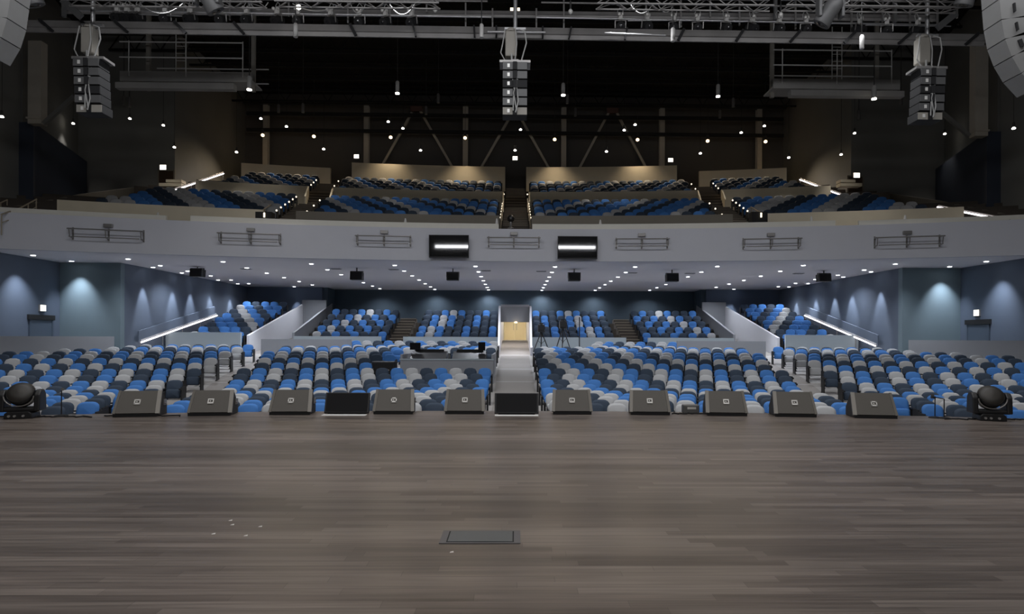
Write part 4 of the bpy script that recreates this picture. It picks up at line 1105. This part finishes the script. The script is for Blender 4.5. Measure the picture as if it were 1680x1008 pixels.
# ------------------------------------------------------------------ catwalks, pipes and stage lights at the top
def long_beam(x0, y0, x1, y1, Y, h, dpt, name, m, lab, cat='catwalk'):
    a = at(x0, y0, Y); b = at(x1, y1, Y); t = thing(name, lab, cat, a)
    L = b - a; mb = MB()
    prof = [(dpt * .6, 0), (dpt * .45, h * .36), (0, h * .4), (dpt * .3, h), (dpt, h), (dpt, 0)]
    n = len(prof); vs = [(0, p[0], p[1]) for p in prof] + [(L.x, p[0], p[1] + L.z) for p in prof]
    mb.add(vs, [(i, i + n, (i + 1) % n + n, (i + 1) % n) for i in range(n)] + [tuple(range(n)), tuple(range(2 * n - 1, n - 1, -1))])
    mb.build('deck_edge', m, t)
    return t, a, L
t, a, L = long_beam(14, 50, 1668, 74, 19.6, .36, .12, 'catwalk_beam', 'beam', 'long grey catwalk beam spanning the top of the hall')
for px, slant in ((75, 18), (140, 18), (195, 18), (290, 16), (385, 14), (570, 8), (670, 4), (768, 1), (804, 0), (880, 0), (925, -3), (1017, -3), (1108, -8), (1205, -10), (1297, -14), (1388, -16), (1480, -18), (1520, -18), (1592, -18), (1620, -8)):
    k = (px - 14) / 1654; c = L * k
    MB().beam((c.x - slant * .012, -.03, c.z + .36), (c.x + slant * .012, -.03, c.z - .02), .05, .09).build('shadow_strip', 'blackmat', t)  # black strips painting in cable and pipe shadows on the beam
CAT = t
t2, a2, L2 = long_beam(100, 20, 1540, 33, 20.35, .2, .12, 'catwalk_girder', 'beam', 'second grey girder above and behind the catwalk beam')
# lit lamp bar
def pipe_thing(x0, y0, x1, y1, Y, r, name, m, lab, cat='pipe', par=None):
    a = at(x0, y0, Y); b = at(x1, y1, Y)
    if par: return MB().tube(a - par.location, b - par.location, r, 10).build(name, m, par), a, b
    return tag(MB().tube(a, b, r, 10).build(name, m), lab, cat), a, b
pipe_thing(130, 17, 806, 28, 19.9, .03, 'lamp_bar', 'pipe', 'bright lamp bar left of the middle over the catwalk')
pipe_thing(880, 28.5, 1536, 41, 19.9, .03, 'lamp_bar', 'pipe', 'bright lamp bar right of the middle over the catwalk')
pipe_thing(215, 23, 310, 27, 19.8, .018, 'lamp_cable_pipe', 'pipe', 'thin cable pipe under the left lamp bar')
pipe_thing(1030, 34, 1100, 33, 19.8, .018, 'lamp_cable_pipe', 'pipe', 'thin cable pipe under the right lamp bar near the middle')
pipe_thing(1420, 41, 1560, 43, 19.8, .018, 'lamp_cable_pipe', 'pipe', 'thin cable pipe under the right lamp bar at its end')
pipe_thing(160, -3, 800, 2, 20.15, .03, 'guard_rail', 'metal', 'top guard rail of the left catwalk')
pipe_thing(888, 4, 1560, 14, 20.15, .03, 'guard_rail', 'metal', 'top guard rail of the right catwalk')
pipe_thing(1000, 6.5, 1270, 9.5, 20.15, .02, 'guard_rail', 'pipe', 'thin bright rail above the lamps right of the middle')
pipe_thing(800, 52, 895, 53, 19.3, .03, 'light_tube', 'pipe', 'bright short tube along the middle of the catwalk beam', par=CAT)
pipe_thing(992, 54, 1092, 58, 19.3, .022, 'light_tube', 'pipe', 'bright thin tube along the catwalk beam right of the middle', par=CAT)
posts = [(181, 5, 30), (302, -5, 20), (377, -5, 33), (474, -5, 27), (571, -5, 38), (764, 5, 48), (808, 14, 60), (880, 14, 60), (925, -8, 60), (1117, -8, 45), (1213, -8, 42), (1305, -8, 48), (1397, -8, 52), (1493, -8, 50), (1538, -8, 40), (105, 0, 28), (410, -8, 25), (1272, -8, 33), (1448, -8, 36), (1468, -8, 37), (256, -8, 24), (640, -8, 28), (700, -8, 20), (1060, -8, 30), (1165, -8, 28), (1350, -8, 30), (1570, -5, 30)]
for i, (px, y0, y1) in enumerate(posts):
    a = at(px, y0, 20.2); b = at(px, y1, 20.2)
    k = sorted(posts).index((px, y0, y1))
    big = px in (1468, 1272, 410, 105)
    tag(MB().beam(a, b, .1 if big else .05, .1 if big else .05).build('catwalk_post', 'metal' if not big else 'arraylight'), f'upright steel post over the catwalk, {ORD[k]} from the left', 'post', 'posts over the catwalk', None)
# trusses above
def truss(x0, x1, y, Y, lab):
    a = at(x0, y, Y); b = at(x1, y + (x1 - x0) * .0125, Y); t = thing('lighting_truss', lab, 'truss', a); L = b - a; mb = MB(); s_ = .32
    for dy, dz in ((0, 0), (s_, 0), (0, s_), (s_, s_)): mb.tube((0, dy, dz), (L.x, dy, L.z + dz), .026, 8)
    mb.build('chord', 'metal', t); br = MB(); n = max(2, int(L.x / .45))
    for i in range(n):
        p = L * (i / n); q = L * ((i + 1) / n); z0, z1 = (0, s_) if i % 2 == 0 else (s_, 0)
        for dy in (0, s_): br.tube((p.x, dy, p.z + z0), (q.x, dy, q.z + z1), .013, 6)
        for dz in (0, s_): br.tube((p.x, 0 if i % 2 else s_, p.z + dz), (q.x, s_ if i % 2 else 0, q.z + dz), .013, 6)
    br.build('lacing', 'metal', t)
for i, (x0, x1, y) in enumerate(((100, 430, -1), (450, 720, 1), (980, 1270, 5), (1290, 1580, 8))):
    truss(x0, x1, y, 17.0, f'silver lattice lighting truss at top of the picture, {ORD[i]} from the left')
# stage lights on the lamp bar
lx = [193, 209, 226, 271, 312, 362, 405, 455, 489, 543, 590, 633, 676, 1018, 1061, 1106, 1145, 1191, 1234, 1278, 1322, 1410, 1455, 1505]
lamp0 = None
for i, px in enumerate(lx):
    k = (px - 130) / 1406; p = at(px, 17 + 24 * k, 19.85)
    lab = f'small stage light clamped to the lamp bar, {ORD[i]} from the left'
    if lamp0 is None:
        lamp0 = thing('stage_spotlight', lab, 'stage light', p, 0, 'stage lights on the lamp bar')
        MB().box((0, -.02, .05), (.12, .1, .16)).box((.06, -.05, .14), (.05, .08, .08)).build('clamp', 'pendant', lamp0)  # clamp kept pale, its glint painted into the colour
        MB().beam((-.17, 0, -.03), (.17, 0, -.03), .03, .03).beam((-.17, 0, -.03), (-.17, .04, -.26), .03, .02).beam((.17, 0, -.03), (.17, .04, -.26), .03, .02).build('yoke', 'metal', lamp0)
        R = Matrix.Rotation(math.radians(118), 3, 'X')
        b_ = MB().lathe([(.07, -.24), (.13, -.18), (.14, 0), (.12, .08), (.15, .2), (.14, .22)], (0, .03, -.2), 14, R).build('lamp_body', 'blackmat', lamp0)
        MB().lathe([(.13, .2), (.02, .23)], (0, .03, -.2), 14, R).build('lens', 'gloss', b_)
        MB().lathe([(.02, -.05), (.05, -.03), (.05, .03), (.02, .05)], (-.05, -.12, .12), 8).build('glint_knob', 'badge', lamp0)  # silver knob added to paint a glint above each lamp
        MB().path([(-.07, 0, .1), (-.1, .02, .28), (-.02, .03, .4), (.08, .02, .3), (.07, 0, .1)], .012, 5).build('power_cable', 'cable', lamp0)
    else:
        c = copy_tree(lamp0); c.location = p; c.rotation_euler = (0, 0, random.uniform(-.5, .5)); c['label'] = lab
# big moving heads hung from the truss
def hung_head(px, py, Y, tilt, lab):
    p = at(px, py, Y); t = thing('hanging_moving_light', lab, 'stage light', p)
    MB().box((0, 0, .85), (.5, .4, .2)).build('base', 'darkmetal', t, bevel=.02)
    MB().box((0, 0, .7), (.62, .2, .08)).box((-.3, 0, .4), (.09, .24, .6)).box((.3, 0, .4), (.09, .24, .6)).build('yoke', 'arraygrey', t, bevel=.03)
    R = Matrix.Rotation(tilt, 3, 'Y') @ Matrix.Rotation(math.radians(200), 3, 'X')
    h = MB().lathe([(.14, -.32), (.2, -.26), (.22, -.05), (.2, .1), (.24, .34), (.23, .38)], (0, 0, .3), 18, R).build('head', 'arraygrey', t)
    MB().lathe([(.22, .36), (.03, .4)], (0, 0, .3), 18, R).build('lens', 'gloss', h)
    MB().path([(.25, 0, .9), (.4, -.1, .7), (.45, -.1, .5), (.3, -.1, .4)], .015, 6).build('cable', 'cable', t)
hung_head(340, 14, 16.0, -.5, 'large grey moving light hanging at upper left over the stage')
hung_head(1362, 36, 16.0, .55, 'large grey moving light hanging at upper right over the stage')
hung_head(1590, 2, 16.0, .2, 'dark moving light hanging near the top right speaker array')
hung_head(45, 2, 16.0, -.3, 'dark moving light hanging near the top left speaker array')
# looping cables
for i, (x0, x1, y, dip) in enumerate(((480, 560, 6, 12), (575, 600, 6, 16), (640, 680, 8, 16), (1035, 1070, 8, 14), (1080, 1105, 8, 12), (1220, 1262, 12, 8), (230, 300, 6, 16), (410, 440, 4, 12))):
    pts = []
    for k in range(13):
        f_ = k / 12; pts.append(at(x0 + (x1 - x0) * f_, y + dip * 4 * f_ * (1 - f_), 19.0))
    MB().path([p_ - CAT.location for p_ in pts], .014, 6).build('looped_cable', 'cable', CAT)
for i, (x0, y0, x1, y1, side) in enumerate(((103, 0, 133, 28, 'left'), (1568, 22, 1538, 46, 'right'))):
    a = at(x0, y0, 19); b = at(x1, y1, 19); MB().beam(a - CAT.location, b - CAT.location, .1, .2).build('diagonal_strut', 'arraygrey', CAT)
t = thing('work_light', 'pair of warm lit work lights above the middle speaker column', 'lamp', at(845, 20, 20.6))
MB().box((-.09, 0, 0), (.14, .12, .24)).box((.09, 0, 0), (.14, .12, .24)).build('lamp_face', 'steplight', t); MB().box((0, .1, 0), (.4, .1, .28)).build('housing', 'black', t)
for i, (px, py) in enumerate(((490, 12), (714, 16), (936, 19), (1281, 24))):
    p = at(px, py, 18.6)
    t = thing('bare_bulb', f'bright round lamp among the top catwalk pipes, {ORD[i]} from the left', 'lamp', p)
    MB().lathe([(.02, -.07), (.065, -.03), (.07, .02), (.03, .07)], n=10).build('bulb', 'lenswhite' if i in (0,) else 'badge', t); MB().tube((0, 0, .06), (0, 0, .3), .03, 8).tube((0, 0, .3), (0, 0, 19.6 - p.z), .01, 5).build('socket', 'darkmetal', t)

# side gantries
def gantry(x0, x1, yt, yb, lab, s):
    Y = 26.0; a = at(x0, yb, Y); b = at(x1, yb, Y); z = (a.z + b.z) / 2; wd = b.x - a.x
    t = thing('lighting_gantry', lab, 'gantry', (a.x, Y, z))
    MB().box((wd / 2, .5, .48), (wd, 1.0, .06)).box((wd / 2, 0, .62), (wd, .05, .42)).build('deck', 'gantry', t)
    MB().box((wd / 2 + (s * .25), -.3, .06), (wd * .88, .3, .24)).build('lower_box', 'gantry', t)
    for zz in (1.05, 1.7):
        MB().tube((0, -.05, zz + .35), (wd * .93, -.05, zz + .35), .03, 8).build('rail', 'railgrey', t)
        MB().tube((.55, 1.7, zz), (wd, 1.7, zz), .03, 8).build('rail', 'railgrey', t)
    for f_ in (.07, .5, .93):
        MB().tube((wd * f_, -.05, .6), (wd * f_, -.05, 2.1), .025, 8).build('rail_post', 'railgrey', t)
    for f_ in (.16, .97) if s < 0 else (.03, .87):
        MB().box((wd * f_, .5, 1.9), (.16, .12, 3.4)).build('hanger', 'steel', t)
    ld = MB()
    xl = wd * (.36 if s < 0 else .6)
    ld.tube((xl - .22, 1, 1), (xl - .22, 1, 3.6), .022, 6).tube((xl + .22, 1, 1), (xl + .22, 1, 3.6), .022, 6)
    for k in range(8): ld.tube((xl - .22, 1, 1.1 + k * .32), (xl + .22, 1, 1.1 + k * .32), .014, 6)
    ld.build('ladder', 'railgrey', t)
gantry(197, 414, 70, 150, 'grey lighting gantry with rails hanging at upper left', -1)
gantry(1268, 1476, 80, 162, 'grey lighting gantry with rails hanging at upper right', 1)
